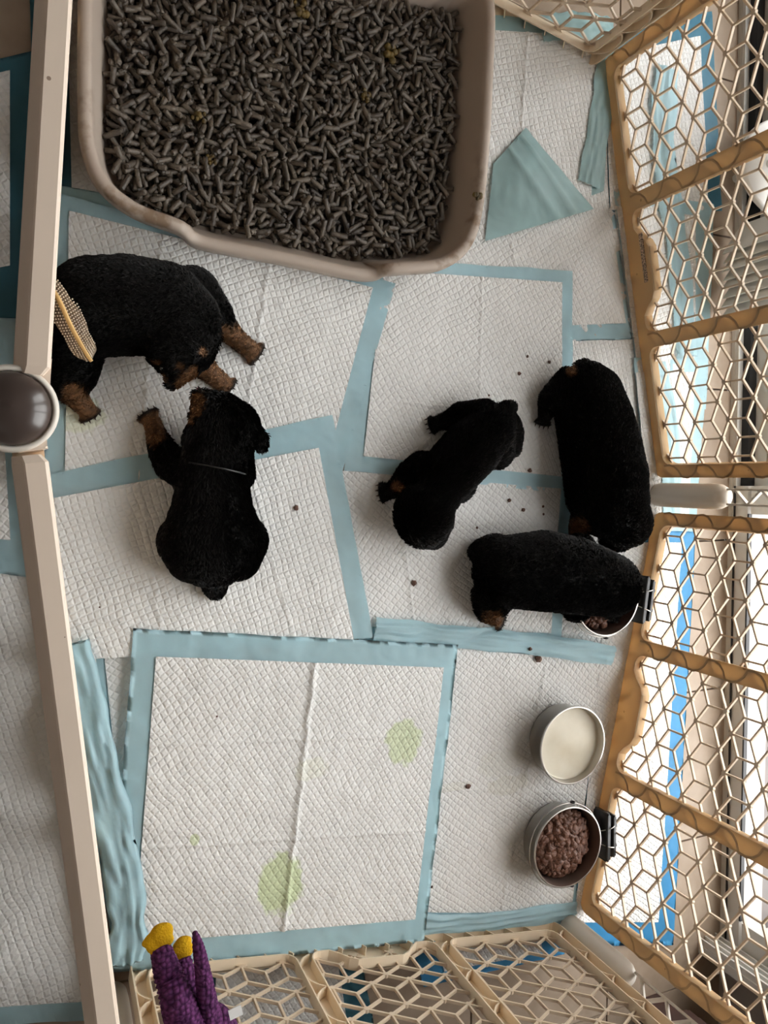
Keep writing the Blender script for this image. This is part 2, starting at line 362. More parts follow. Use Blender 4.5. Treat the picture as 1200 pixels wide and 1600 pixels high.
def panel_meshes(flip):
    if flip in _cache: return _cache[flip]
    # y=+ is the inside of the pen. web thin plate, flanges behind it (or in front when flip)
    D = .021
    yw0, yw1 = (-.0015, .0015)
    s = 1 if flip else -1
    yl = s*.014 if not flip else .006
    outer = rrect(0, 0, PW, PH-.01, .022)
    ops = []
    for k in range(3):
        x0, z0, x1, z1 = opening(k, 0); ops.append(rrect(x0, z0, x1, z1, .020, bump=.034 if k == 1 else 0))
    web = plate([outer]+ops, yw0, yw1)
    bm = bmesh.new(); bm.from_mesh(web)
    wall_loop(bm, outer, 0, s*D, -.0022)
    for lp in ops: wall_loop(bm, lp, 0, s*D*.92, .0022)
    for v in bm.verts: pass
    # ribs in the channels
    def rib_or_shade(p, q):
        c = (Vector(p)+Vector(q))/2; d = Vector(q)-Vector(p); nrm = Vector((-d.y, d.x))*.18
        pts = [Vector(p), (Vector(p)+c)/2+nrm*.75, c+nrm, (Vector(q)+c)/2+nrm*.75, Vector(q)]
        for a, b in zip(pts, pts[1:]): bar(bm, (a.x, s*D*.42, a.y), (b.x, s*D*.42, b.y), .0022, D*.8)
    cols = [opening(0, 0)[2]+.002, opening(1, 0)[2]+.002]
    for x in cols:
        z = .03; f = 0
        while z < PH-.08:
            a = (x, z) if f else (x+.026, z); b = (x+.026, z+.045) if f else (x, z+.045)
            rib_or_shade(a, b); z += .045; f = 1-f
    for x in (.003, PW-.024):
        z = .03; f = 0
        while z < PH-.08:
            a = (x, z) if f else (x+.021, z); b = (x+.021, z+.038) if f else (x, z+.038)
            rib_or_shade(a, b); z += .038; f = 1-f
    x = .03
    while x < PW-.05:
        bar(bm, (x, s*D*.42, .004), (x+.012, s*D*.42, .025), .002, D*.8); x += .045
    arcs = bmesh.new()  # arcs paint the shade of the backlit ribs onto the front face
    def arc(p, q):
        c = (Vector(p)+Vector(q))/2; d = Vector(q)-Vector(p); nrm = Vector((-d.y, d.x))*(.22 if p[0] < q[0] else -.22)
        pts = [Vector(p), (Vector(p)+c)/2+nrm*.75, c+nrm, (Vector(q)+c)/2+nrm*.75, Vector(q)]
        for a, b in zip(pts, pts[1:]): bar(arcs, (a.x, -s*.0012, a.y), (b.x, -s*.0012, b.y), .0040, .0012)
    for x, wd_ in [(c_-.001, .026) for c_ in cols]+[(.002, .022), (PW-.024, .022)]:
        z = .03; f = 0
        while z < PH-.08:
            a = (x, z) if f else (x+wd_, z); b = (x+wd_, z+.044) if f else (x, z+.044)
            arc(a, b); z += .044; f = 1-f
    ame = bpy.data.meshes.new('rib_or_shade'); arcs.to_mesh(ame); arcs.free(); ame.materials.append(M_rib_shade)
    bmesh.ops.recalc_face_normals(bm, faces=bm.faces)
    fme = bpy.data.meshes.new('frame'); bm.to_mesh(fme); bm.free(); fme.materials.append(M_thin)
    if flip: fme.materials[0] = M_cream
    # lattice (rhombus net)
    a_ = Vector((0, 1)); b_ = Vector((sqrt(3)/2, .5)); c_ = Vector((sqrt(3)/2, -.5))   # along height, and two along width
    a_, b_, c_ = a_*E_, b_*E_, c_*E_
    T1 = b_+c_; T2 = a_+b_-c_
    lats = []
    for k in range(3):
        x0, z0, x1, z1 = opening(k, 0)
        bm = bmesh.new(); nodes = {}
        o0 = Vector((x0+.012, z0+.004))
        X0_, X1_, Z0_, Z1_ = x0-.001, x1+.001, z0-.001, z1+.001
        def clip(p, q):
            t0, t1 = 0., 1.; d = q-p
            for pp, dd, lo, hi in ((p.x, d.x, X0_, X1_), (p.y, d.y, Z0_, Z1_)):
                if abs(dd) < 1e-9:
                    if pp < lo or pp > hi: return None
                else:
                    u, v = (lo-pp)/dd, (hi-pp)/dd
                    if u > v: u, v = v, u
                    t0 = max(t0, u); t1 = min(t1, v)
            if t1-t0 < .05: return None
            return p+d*t0, p+d*t1
        for i in range(-3, 8):
            for j in range(-2, 10):
                L0 = o0+T1*i+T2*j
                P2 = L0+c_; Ya = L0+a_; Yb = L0+b_
                for p, d in ((L0, a_), (L0, b_), (L0, c_), (P2, b_), (Yb, c_), (Ya, b_), (Yb, a_), (Ya, -c_)):
                    r = clip(p, p+d)
                    if r: bar(bm, (r[0].x, yl, r[0].y), (r[1].x, yl, r[1].y), .0034, .005)
                for p in (L0, P2):
                    if X0_ < p.x < X1_ and Z0_ < p.y < Z1_:
                        vs = cyl(bm, (p.x, yl-.003, p.y), (p.x, yl+.003, p.y), .0048, n=8)
        bmesh.ops.recalc_face_normals(bm, faces=bm.faces)
        me = bpy.data.meshes.new('lattice'); bm.to_mesh(me); bm.free(); me.materials.append(M_bars); lats.append(me)
    # top rail
    prof = [(-.0145, -.030), (-.0145, -.012), (-.0135, -.009), (-.0065, -.001), (-.005, 0), (.0085, 0), (.0105, -.0012), (.0112, -.004), (.0112, -.030)]
    bm = bmesh.new(); rings = []
    for x in (.004, .010, PW-.010, PW-.004):
        sh = .80 if x in (.004, PW-.004) else 1
        rings.append([bm.verts.new((x, y*sh, PH+(z if z < -.02 else z*1-(1-sh)*.01))) for y, z in [(y_+s*.012, z_) for y_, z_ in prof]])
    for A, B in zip(rings, rings[1:]):
        for k in range(len(prof)): bm.faces.new((A[k], A[(k+1) % len(prof)], B[(k+1) % len(prof)], B[k]))
    bm.faces.new(rings[0]); bm.faces.new(rings[-1][::-1]); bmesh.ops.recalc_face_normals(bm, faces=bm.faces)
    rme = bpy.data.meshes.new('top_rail'); bm.to_mesh(rme); bm.free(); rme.materials.append(M_rail)
    _cache[flip] = (fme, lats, rme, ame); return _cache[flip]
def panel(p0, ang, label, flip=False, first_left=True):
    "p0 = base end, ang = heading of local +x; inside of the pen is local +y"
    r = empty('playpen_panel', (p0[0], p0[1], .004), ang)
    tag(r, label, 'playpen panel', 'playpen panels joined around the puppies')
    fme, lats, rme, ame = panel_meshes(flip)
    link_ = lambda n, me: (lambda o: (COL.objects.link(o), setattr(o, 'parent', r)))(bpy.data.objects.new(n, me))
    link_('frame', fme)
    for me in lats: link_('lattice', me)
    link_('top_rail', rme)
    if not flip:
        ro = bpy.data.objects.new('rib_or_shade', ame); COL.objects.link(ro); ro.parent = r; ro['kind'] = 'stuff'
    return r
def post(x, y, ang, label, capz=True):
    r = empty('connector_post', (x, y, 0), ang)
    tag(r, label, 'post', 'round posts that join the playpen panels')
    bm = bmesh.new(); lathe(bm, [(0, .004), (.020, .004), (.024, .010), (.025, .03), (.025, .155), (.0235, .172), (.018, .184), (.009, .19), (0, .191)], 32)
    from_bm('lower_cylinder', bm, M_white_pl, r, True)
    bm = bmesh.new(); lathe(bm, [(0, PH-.21), (.012, PH-.21), (.022, PH-.195), (.025, PH-.18), (.025, PH-.02), (.0318, PH-.012), (.0326, PH-.003), (.0315, PH), (.0285, PH+.001), (.0275, PH-.003), (0, PH-.003)], 48)
    from_bm('upper_cylinder', bm, M_white_pl, r, True)
    bm = bmesh.new(); lathe(bm, [(.0272, PH-.004), (.0272, PH+.001), (.025, PH+.006), (.019, PH+.011), (.010, PH+.014), (0, PH+.015)], 48)
    from_bm('cap', bm, M_brown, r, True)
    bm = bmesh.new()
    for sx in (-.014, .014): bar(bm, (sx, 0, .19), (sx, 0, PH-.19), .004, .010)
    z = .205; f = 1
    while z < PH-.22:
        bar(bm, (-.014*f, 0, z), (.014*f, 0, z+.03), .004, .008); z += .03; f = -f
    from_bm('spacer', bm, M_white_pl, r)
    # three small gusset ribs low on the cylinder
    bm = bmesh.new()
    for z in (.03, .045, .06): box(bm, (.0, .0255, z), (.02, .004, .0025))
    from_bm('rib_or_shade', bm, M_white_pl, r)['kind'] = 'stuff'
    return r
# E and D stand on the right, C at the bottom of the picture, B and A on the left, F and G at the top
Eb = U(1022, 746); Et = Vector((Eb.x-.83*sin(radians(10.6)), Eb.y+.83*cos(radians(10.6)), 0))
Dt = U(1020, 800); dirD = radians(-102.6)
Cr = U(866, 1452); Cl_ = U(198, 1514)
# inside on local +y : heading chosen so that inside is on the left
panel(Eb, atan2(Et.y-Eb.y, Et.x-Eb.x), 'upright cream lattice panel beside the topmost right side puppy, window blinds behind')
Dend = Dt+Vector((cos(dirD), sin(dirD), 0))*PW
panel(Dend, dirD+pi, 'cream lattice panel behind the three steel bowls, in front of the glass door')
aC = atan2(Cr.y-Cl_.y, Cr.x-Cl_.x)
panel(Cl_, aC, 'pale lattice panel at the bottom of the photo below the crocheted toy', flip=True)
# A and B from their rails
A0, A1 = U(81, 560, PH), U(114, 0, PH); B0, B1 = U(73, 690, PH), U(188, 1600, PH)
def edge_panel(pa, pb, start_t, label):
    d = (pb-pa); d.z = 0; d.normalize(); inn = Vector((-d.y, d.x, 0))
    if inn.x < 0: inn = -inn
    base = pa-inn*.0235
    return d, inn, base
dA, iA, bA = edge_panel(A0, A1, 0, ''); dB, iB, bB = edge_panel(B0, B1, 0, '')
# A runs upward: end nearest the post at y = yJ
J = U(18, 638, PH)
sA = (U(60, 592, PH).y-bA.y)/dA.y; pA = bA+dA*sA; pAe = pA+dA*PW
sB = (U(50, 705, PH).y-bB.y)/dB.y; pB = bB+dB*sB; pBe = pB+dB*PW
panel(pAe, atan2(-dA.y, -dA.x), 'near panel left of the litter tray, seen as its smooth top rail from above', flip=True)
panel(pB, atan2(dB.y, dB.x), 'near panel along the lower left, seen as its smooth top rail from above', flip=True)
post(J.x, J.y, 0, 'round post with a shiny brown cap at the left edge between two top rails')
bm = bmesh.new()
q = [U(38, 588, PH), U(81, 560, PH), U(73, 690, PH), U(75, 700, PH), U(28, 708, PH), U(10, 660, PH)]
vs = [bm.verts.new((v.x, v.y, PH-.002)) for v in q]; f = bm.faces.new(vs)
g = bmesh.ops.extrude_face_region(bm, geom=[f]); bmesh.ops.translate(bm, vec=(0, 0, -.022), verts=[v for v in g['geom'] if isinstance(v, bmesh.types.BMVert)])
bmesh.ops.bevel(bm, geom=[e for e in bm.edges], offset=.0015, segments=2)
o = from_bm('rail_connector', bm, M_rail); tag(o, 'cream bracket holding the brown capped post to the two top rails', 'bracket')
bm = bmesh.new(); h_ = U(65, 608, PH); cyl(bm, (h_.x, h_.y, PH-.004), (h_.x, h_.y, PH-.0012), .0021, n=12); from_bm('screw_hole', bm, M_gasket_gap, o)
pc = (Eb+Dt)/2; post(pc.x+.004, pc.y, -pi/2, 'white post between the two right hand panels beside a puppy head')
pc = U(905, 1432); post(.957, -.912, radians(-140), 'white post in the lower right corner of the pen below the meat bowl')
post(.080, -.812, radians(140), 'white post in the lower left corner of the pen beside the crocheted toy')
# F from the far right corner
FA = U(768, 8); Fv = FA-Et; Fv.normalize(); F0 = Et+Fv*.02; Fdir = atan2(Fv.y, Fv.x)
panel(F0, Fdir, 'shadowed lattice panel at the top edge right of the litter tray', flip=True)

# printed label on panel E's low bump
lab = bpy.data.materials.new('label_print'); lab.use_nodes = True; nt = lab.node_tree
tc = nt.nodes.new('ShaderNodeTexCoord'); v = nt.nodes.new('ShaderNodeTexNoise'); v.inputs['Scale'].default_value = 420; v.inputs['Detail'].default_value = 1
nt.links.new(tc.outputs['Object'], v.inputs['Vector']); rp = nt.nodes.new('ShaderNodeValToRGB'); rp.color_ramp.interpolation = 'CONSTANT'
rp.color_ramp.elements[0].color = (.10, .07, .05, 1); rp.color_ramp.elements[1].color = (.62, .45, .32, 1); rp.color_ramp.elements[1].position = .5
nt.links.new(v.outputs[0], rp.inputs[0]); nt.links.new(rp.outputs[0], nt.nodes['Principled BSDF'].inputs['Base Color'])
pe = [o for o in bpy.data.objects if o.name == 'playpen_panel'][0]
bm = bmesh.new(); box(bm, (.44, .0022, .046), (.095, .001, .010)); o = from_bm('printed_label', bm, lab, pe); o['label'] = 'small strip of worn dark print'

# ------------------------------------------------------------------ pads
def bil(q, u, v):
    return (q[0]*(1-u)+q[1]*u)*(1-v)+(q[3]*(1-u)+q[2]*u)*v
def ridge(d, w):  # thin crease profile
    return math.exp(-(d/w)**2)
def sheet(quad, z, n, m, folds=(), seed=0, amp=.0012, wr=.0, uv=(0, 1, 0, 1), lift=None, ragged=0):
    bm = bmesh.new(); g = []
    for j in range(m+1):
        row = []
        for i in range(n+1):
            u = uv[0]+(uv[1]-uv[0])*i/n; v = uv[2]+(uv[3]-uv[2])*j/m
            p = bil(quad, u, v)
            h = noise.fractal(Vector((p.x*9+seed*7.3, p.y*9, seed)), 1, 2, 3)*amp+amp*1.1*max(0, 1-3.2*abs(noise.noise(Vector((p.x*7+seed, p.y*11, seed*3.)))))**2
            if wr:
                s = noise.noise(Vector((p.x*34+seed, p.y*16, seed*2.)))+.6*noise.noise(Vector((p.x*20, p.y*62+seed, seed)))
                h += wr*(1-abs(s))**3*1.2
            for (fa, fb, hh, ww) in folds:
                d = Vector((fb[0]-fa[0], fb[1]-fa[1])); r = Vector((u-fa[0], v-fa[1])); L = d.length; d /= L
                t = r.dot(d); s_ = r.x*d.y-r.y*d.x
                if -.02 < t < L+.02: h += hh*ridge(s_+.006*noise.noise(Vector((t*14, seed, 0))), ww)
            if ragged:
                e = ragged*noise.noise(Vector((p.x*18, p.y*18, seed+3.)))
                p = p+Vector((e, ragged*noise.noise(Vector((p.x*16+5, p.y*16, seed+8.))), 0))
            zz = z+max(h, -amp)+amp+(lift(p) if lift else 0)
            row.append(bm.verts.new((p.x, p.y, zz)))
        g.append(row)
    for j in range(m):
        for i in range(n): bm.faces.new((g[j][i], g[j][i+1], g[j+1][i+1], g[j+1][i]))
    return bm
NPAD = 0
def pad(label, q, borders, lvl, core=None, fm=None, folds=(), wr=.0012, amp=.0008, res=70, ragged=.002, lift=None):
    "q: four pixel corners TL TR BR BL; borders t,r,b,l in metres"
    global NPAD; NPAD += 1
    Q = [U(*p) for p in q]; z = .0012+lvl*.0023
    w = ((Q[1]-Q[0]).length+(Q[2]-Q[3]).length)/2; h = ((Q[3]-Q[0]).length+(Q[2]-Q[1]).length)/2
    t, r, b, l = borders
    bm = sheet(Q, z, res, res, (), NPAD, amp*.5, wr*.8, ragged=ragged, lift=lift)
    bmesh.ops.solidify(bm, geom=bm.faces[:], thickness=.0004)
    root = from_bm('puppy_pad', bm, fm or M_film, None, True); tag(root, label, 'puppy pad', 'puppy pads spread on the floor')
    cb = sheet(Q, z+.0011+wr*.5, res*2, res*2, folds, NPAD, amp, .0007, uv=(l/w, 1-r/w, t/h, 1-b/h), lift=lift)
    c = from_bm('absorbent_core', cb, core or M_core[NPAD % 3], root, True); c['label'] = 'white quilted absorbent middle'
    return root
B = .030
F3 = lambda u: ((u, 0), (u, 1), .0030, .006)
F4 = lambda v: ((0, v), (1, v), .0022, .005)
# underlayer, from below to top
pad('white pad reaching under the right side puppies along the right panels', [(860, 200), (962, 200), (1040, 815), (880, 815)], (0, .012, 0, .0), 0, folds=[])
pad('white pad under the bowl the puppy eats from, along the right panels', [(850, 790), (1014, 790), (972, 1018), (850, 1018)], (0, .010, 0, 0), 0)
pad('white pad between the folded pad corner and the topmost right side puppy', [(690, 340), (958, 330), (985, 530), (720, 540)], (0, .012, .03, 0), 1, folds=[((.35, 0), (.35, 1), .002, .006)], core=M_core[0])
pad('large white pad in the top right corner with a broad teal edge', [(700, 20), (955, 45), (940, 300), (690, 400)], (.026, .034, .0, 0), 2, folds=[((.45, 0), (.42, 1), .0022, .006)], fm=M_film_t, core=M_core[1])
pad('pad around the round bowls in the lower right of the pen', [(560, 975), (955, 1012), (900, 1450), (540, 1450)], (B*.9, B*.8, B*1.1, 0), 1, core=M_core_gr, folds=[((.72, 0), (.62, 1), .0024, .004), ((0, .52), (1, .52), .0015, .004)])
pad('white pad under the puppy eating from a bowl', [(525, 735), (892, 765), (872, 1010), (575, 1000)], (0, B*.95, B*.9, 0), 2, core=M_core[2], folds=[((.22, 0), (.22, 1), .0026, .004), ((0, .45), (1, .5), .0016, .004)], wr=.002)
pad('white pad below the tray corner with crumbs by the topmost right puppy', [(575, 405), (890, 425), (890, 772), (535, 735)], (.022, B*.9, B, B), 3, core=M_core[0], folds=[((.52, 0), (.55, 1), .0022, .004), ((0, .66), (1, .66), .0012, .004)])
pad('white pad in front of the litter tray under the two playing puppies', [(70, 300), (614, 445), (530, 742), (70, 760)], (.02, .036, 0, .03), 4, core=M_core_yl, folds=[((.30, 0), (.28, 1), .0024, .004), ((.60, 0), (.61, 1), .0026, .004), ((0, .6), (1, .55), .0012, .004)])
pad('white pad under the sitting puppy with a blue edge along its right side', [(60, 745), (514, 650), (578, 994), (90, 1030)], (.042, .036, 0, 0), 6, core=M_core[1], folds=[((.30, 0), (.30, 1), .002, .004), ((.66, .1), (.72, 1), .0016, .004), ((0, .8), (1, .85), .0015, .004)])
pad('pad lying flat along the lower left rail with a long crumpled blue strip', [(90, 900), (300, 960), (290, 1500), (180, 1510)], (.0, 0, .02, .045), 1, core=M_core[2], wr=.0016)
pad('front pad with two pale green wet spots and folded blue edges', [(206, 978), (708, 1004), (655, 1462), (168, 1508)], (.042, .026, .044, .036), 8, core=M_core_st, folds=[((.52, 0), (.50, 1), .0052, .006), ((0, .34), (1, .30), .0024, .004), ((0, .64), (1, .62), .0026, .004)], wr=.0022)
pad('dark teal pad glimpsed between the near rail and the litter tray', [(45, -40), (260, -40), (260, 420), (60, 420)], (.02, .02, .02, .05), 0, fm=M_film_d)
pad('teal film edge of a pad crossing under the lower left corner of the litter tray', [(75, 290), (330, 330), (330, 480), (78, 440)], (.03, .02, .02, .028), 2, fm=M_film_t)
# outside the pen
pad('pad on the floor outside the near rail at the lower left', [(-160, 865), (150, 865), (150, 1590), (-160, 1610)], (.0, 0, .03, .03), 1, core=M_core[1], folds=[((0, .42), (1, .40), .002, .004), ((0, .68), (1, .66), .002, .005)])
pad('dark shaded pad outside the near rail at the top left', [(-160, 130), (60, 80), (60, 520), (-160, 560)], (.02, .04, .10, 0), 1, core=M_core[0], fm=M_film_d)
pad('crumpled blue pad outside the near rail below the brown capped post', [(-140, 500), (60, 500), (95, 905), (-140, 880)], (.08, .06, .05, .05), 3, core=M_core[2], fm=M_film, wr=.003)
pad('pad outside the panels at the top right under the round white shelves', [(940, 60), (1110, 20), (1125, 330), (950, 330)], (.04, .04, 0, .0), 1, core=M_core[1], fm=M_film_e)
pad('pad outside the upper right panel below the blinds', [(955, 300), (1112, 320), (1100, 640), (1000, 640)], (.03, .045, .04, 0), 2, core=M_core[1], fm=M_film)
pad('bright pad outside the pen beside the topmost right side puppy', [(985, 560), (1100, 560), (1082, 830), (1010, 830)], (.03, .03, .03, 0), 3, core=M_core[1], fm=M_film)
pad('bright pad outside the panel behind the bowls with a vivid blue edge', [(955, 825), (1085, 825), (1050, 1475), (890, 1475)], (.03, .045, .05, 0), 1, core=M_core[2], fm=M_film_b)
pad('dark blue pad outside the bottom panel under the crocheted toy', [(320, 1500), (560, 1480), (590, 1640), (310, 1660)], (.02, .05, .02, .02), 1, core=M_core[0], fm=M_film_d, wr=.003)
pad('blue pad corner poking out beyond the bottom panel by the corner post', [(640, 1470), (870, 1452), (880, 1488), (660, 1540)], (.02, .05, .02, .05), 1, core=M_core[0], fm=M_film_b, wr=.003)
# folded over teal corner flap of the top right pad
def flap():
    a, b, c, d = U(815, 204), U(921, 330), U(752, 380), U(765, 260)
    bm = bmesh.new(); N_ = 26; g = []
    for j in range(N_+1):
        row = []
        for i in range(N_+1):
            p = bil([d, a, b, c], i/N_, j/N_); u = i/N_
            h = .013+.010*sin(pi*u)*sin(pi*j/N_)+.0022*abs(noise.noise(Vector((p.x*40, p.y*40, 4))))
            h += .004*ridge(u-.45-.2*j/N_, .05)+.003*ridge(u-.8, .03)
            row.append(bm.verts.new((p.x, p.y, h)))
        g.append(row)
    for j in range(N_):
        for i in range(N_): bm.faces.new((g[j][i], g[j][i+1], g[j+1][i+1], g[j+1][i]))
    bmesh.ops.solidify(bm, geom=bm.faces[:], thickness=.0006)
    o = from_bm('puppy_pad', bm, M_film_t, None, True); tag(o, 'teal plastic corner of a pad folded over right of the litter tray', 'puppy pad', 'puppy pads spread on the floor')
flap()
# crumpled film rolls along the pen edges
def crumple(pts, w, z, label, m=M_film, seed=1, hgt=.012):
    P = catmull([U(*p) for p in pts], 14); bm = bmesh.new(); rows = []
    K = 12
    for i, p in enumerate(P):
        t = (P[min(i+1, len(P)-1)]-P[max(i-1, 0)]).normalized(); nn = Vector((-t.y, t.x, 0))
        ww = w*(1+.25*noise.noise(Vector((i*.21, seed, 0))))
        row = []
        for k in range(K+1):
            s = k/K-.5
            h = z+hgt*(abs(noise.noise(Vector((i*.11+seed, s*4, seed))))**.8)*(1-(2*s)**4)+.0015*noise.noise(Vector((i*.5, s*12, seed)))
            row.append(bm.verts.new(p+nn*s*ww+Vector((0, 0, max(h, z)))))
        rows.append(row)
    for a, b in zip(rows, rows[1:]):
        for k in range(K): bm.faces.new((a[k], a[k+1], b[k+1], b[k]))
    bmesh.ops.solidify(bm, geom=bm.faces[:], thickness=.0005)
    o = from_bm('film_strip', bm, m, None, True); tag(o, label, 'plastic film', 'loose crumpled edges of blue pad film')
crumple([(580, 980), (700, 992), (820, 1003), (950, 1022)], .042, .016, 'crinkled pale blue film strip below the eating puppy', seed=2)
crumple([(650, 1440), (760, 1436), (895, 1418)], .036, .010, 'crinkled blue film strip along the foot of the bottom panel', seed=5)
crumple([(108, 1000), (138, 1120), (175, 1280), (196, 1400), (195, 1490)], .056, .028, 'wrinkled blue film bunched along the lower left rail', seed=9, hgt=.016)
crumple([(838, 50), (880, 46), (925, 48), (950, 56)], .050, .014, 'teal film edge bulging along the foot of the shadowed top panel', m=M_film_t, seed=11, hgt=.007)
crumple([(942, 52), (941, 120), (930, 200), (914, 292)], .052, .012, 'broad teal film edge along the foot of the upper right panel', m=M_film_t, seed=14, hgt=.008)
crumple([(1035, 110), (1030, 240), (1052, 400), (1066, 560)], .060, .014, 'pale blue film band on the pads beyond the upper right panel', seed=17, hgt=.010)
crumple([(1018, 570), (1040, 680), (1042, 810)], .050, .014, 'pale blue film band outside the pen beside the white post', seed=21, hgt=.008)

# ------------------------------------------------------------------ litter tray
RZ = .090
rimpx = [(134, -45, RZ), (132, 30, RZ), (132, 150, RZ), (136, 222, RZ), (160, 283, RZ), (210, 325, RZ), (272, 349, RZ), (291, 359, RZ-.006), (305, 372, RZ-.024), (340, 382, RZ-.028), (450, 403, RZ-.028), (545, 424, RZ-.028), (585, 428, RZ-.026),
         (606, 420, RZ-.006), (628, 418, RZ), (690, 412, RZ), (728, 386, RZ), (748, 335, RZ), (760, 230, RZ), (767, 90, RZ), (769, 20, RZ), (762, -18, RZ), (738, -42, RZ), (690, -54, RZ), (450, -86, RZ), (240, -112, RZ), (172, -112, RZ), (144, -90, RZ)]
outl = catmull([U(*p) for p in rimpx], 8, True)
cen = sum(outl, Vector())/len(outl)
def tray():
    bm = bmesh.new(); n = len(outl); rings = []
    base = []
    for p in outl:
        d = (p-cen); d.z = 0; base.append(d)
    normals = []
    for i in range(n):
        t = outl[(i+2) % n]-outl[i-2]; t.z = 0; t.normalize(); nn = Vector((t.y, -t.x, 0))
        if nn.dot(outl[i]-cen) < 0: nn = -nn
        normals.append(nn)
    # smooth base ring: less notched
    prof = [(-.034, None, .010), (-.030, None, .020), (-.022, None, .5), (-.0115, 0, -.010), (-.0095, 0, -.002), (-.005, 0, .0015), (.001, 0, .002), (.006, 0, 0), (.0085, 0, -.005), (.0085, 0, -.020), (.006, 0, -.020), (.005, 0, -.008), (-.006, 0, -.006), (-.020, None, .45), (-.030, None, .008)]
    for off, k, dz in prof:
        r = []
        for i in range(n):
            p = outl[i]+normals[i]*off
            if k is None:
                z = dz if dz < .1 else outl[i].z*dz
                if dz < .1:   # floor outline: straight front
                    pass
            else: z = outl[i].z+dz
            r.append(bm.verts.new((p.x, p.y, z)))
        rings.append(r)
    for a, b in zip(rings, rings[1:]):
        for i in range(n): bm.faces.new((a[i], a[(i+1) % n], b[(i+1) % n], b[i]))
    c = bm.verts.new((cen.x, cen.y, .010))
    for i in range(n): bm.faces.new((rings[0][(i+1) % n], rings[0][i], c))
    c = bm.verts.new((cen.x, cen.y, .007))
    for i in range(n): bm.faces.new((rings[-1][i], rings[-1][(i+1) % n], c))
    return from_bm('litter_tray', bm, M_tray, None, True)
# soiled rim: brown scuffs with their own shape
nt = M_tray.node_tree; N = nt.nodes; L = nt.links; p = N['Principled BSDF']; tc = N.new('ShaderNodeTexCoord')
n1 = N.new('ShaderNodeTexNoise'); n1.inputs['Scale'].default_value = 38; n1.inputs['Detail'].default_value = 8; L.new(tc.outputs['Object'], n1.inputs['Vector'])
n2 = N.new('ShaderNodeTexNoise'); n2.inputs['Scale'].default_value = 5; L.new(tc.outputs['Object'], n2.inputs['Vector'])
sx = N.new('ShaderNodeSeparateXYZ'); L.new(tc.outputs['Object'], sx.inputs[0])
hi = M_(nt, 'MULTIPLY', M_(nt, 'SUBTRACT', sx.outputs[2], .066), 60, clamp=True)
low = M_(nt, 'MULTIPLY', M_(nt, 'SUBTRACT', .62, sx.outputs[1]), 5, clamp=True)
f = M_(nt, 'MULTIPLY', M_(nt, 'SUBTRACT', M_(nt, 'ADD', n1.outputs[0], M_(nt, 'MULTIPLY', n2.outputs[0],   .55)), .745), 6, clamp=True)
f = M_(nt, 'MULTIPLY', M_(nt, 'MULTIPLY', f, hi), M_(nt, 'MULTIPLY', low, .75))
mx = N.new('ShaderNodeMix'); mx.data_type = 'RGBA'; L.new(p.inputs['Base Color'].links[0].from_socket, mx.inputs[6]); mx.inputs[7].default_value = (.16, .09, .04, 1); L.new(f, mx.inputs[0]); L.new(mx.outputs[2], p.inputs['Base Color'])
tr_ = tray(); tag(tr_, 'greyish beige plastic litter tray full of grey pellets, with a lowered front lip', 'litter tray')
bm = bmesh.new(); q = U(746, 306, RZ+.004)
for k in range(7):
    r = bmesh.ops.create_icosphere(bm, subdivisions=2, radius=.003+.002*random.random()); bmesh.ops.translate(bm, vec=q+Vector((random.uniform(-.006, .006), random.uniform(-.005, .004), 0)), verts=r['verts'])
o = from_bm('mess', bm, M_pellet_y, None, True); tag(o, 'small mustard brown smear on the right rim of the litter tray', 'mess')
# pellets
inner = []
for i, pnt in enumerate(outl):
    d = (outl[(i+2) % len(outl)]-outl[i-2]); d.z = 0; d.normalize(); nn = Vector((d.y, -d.x, 0))
    if nn.dot(pnt-cen) < 0: nn = -nn
    inner.append((pnt-nn*.040))
def inside(x, y, poly):
    c = False; n = len(poly)
    for i in range(n):
        a = poly[i]; b = poly[i-1]
        if (a.y > y) != (b.y > y) and x < (b.x-a.x)*(y-a.y)/(b.y-a.y)+a.x: c = not c
    return c
def pellet_mesh(L_, R_, seed):
    rr = random.Random(seed); bm = bmesh.new(); n = 8; rings = []
    for t, s in ((-.5, .8), (-.46, 1), (-.1, 1.0), (.2, .97), (.46, 1), (.5, .78)):
        ox, oy = rr.uniform(-.03, .03)*R_*2, rr.uniform(-.03, .03)*R_*2
        rings.append([bm.verts.new((L_*t+rr.uniform(-.2, .2)*R_*(abs(t) > .4), ox+R_*s*cos(2*pi*k/n), oy+R_*s*sin(2*pi*k/n))) for k in range(n)])
    for a, b in zip(rings, rings[1:]):
        for k in range(n): bm.faces.new((a[k], a[(k+1) % n], b[(k+1) % n], b[k]))
    bm.faces.new(rings[0][::-1]); bm.faces.new(rings[-1])
    me = bpy.data.meshes.new('litter_pellet'); bm.to_mesh(me); bm.free()
    me.polygons.foreach_set('use_smooth', [len(p.vertices) == 4 for p in me.polygons])
    return me
protos = [pellet_mesh(l, .0042, i) for i, l in enumerate((.014, .019, .022, .026, .030, .033))]
pv = [np.array([v.co[:] for v in m.vertices]) for m in protos]; pf = [[list(p.vertices) for p in m.polygons] for m in protos]
for m_ in protos: m_.materials.append(M_pellet)
xs = [p.x for p in inner]; ys = [p.y for p in inner]
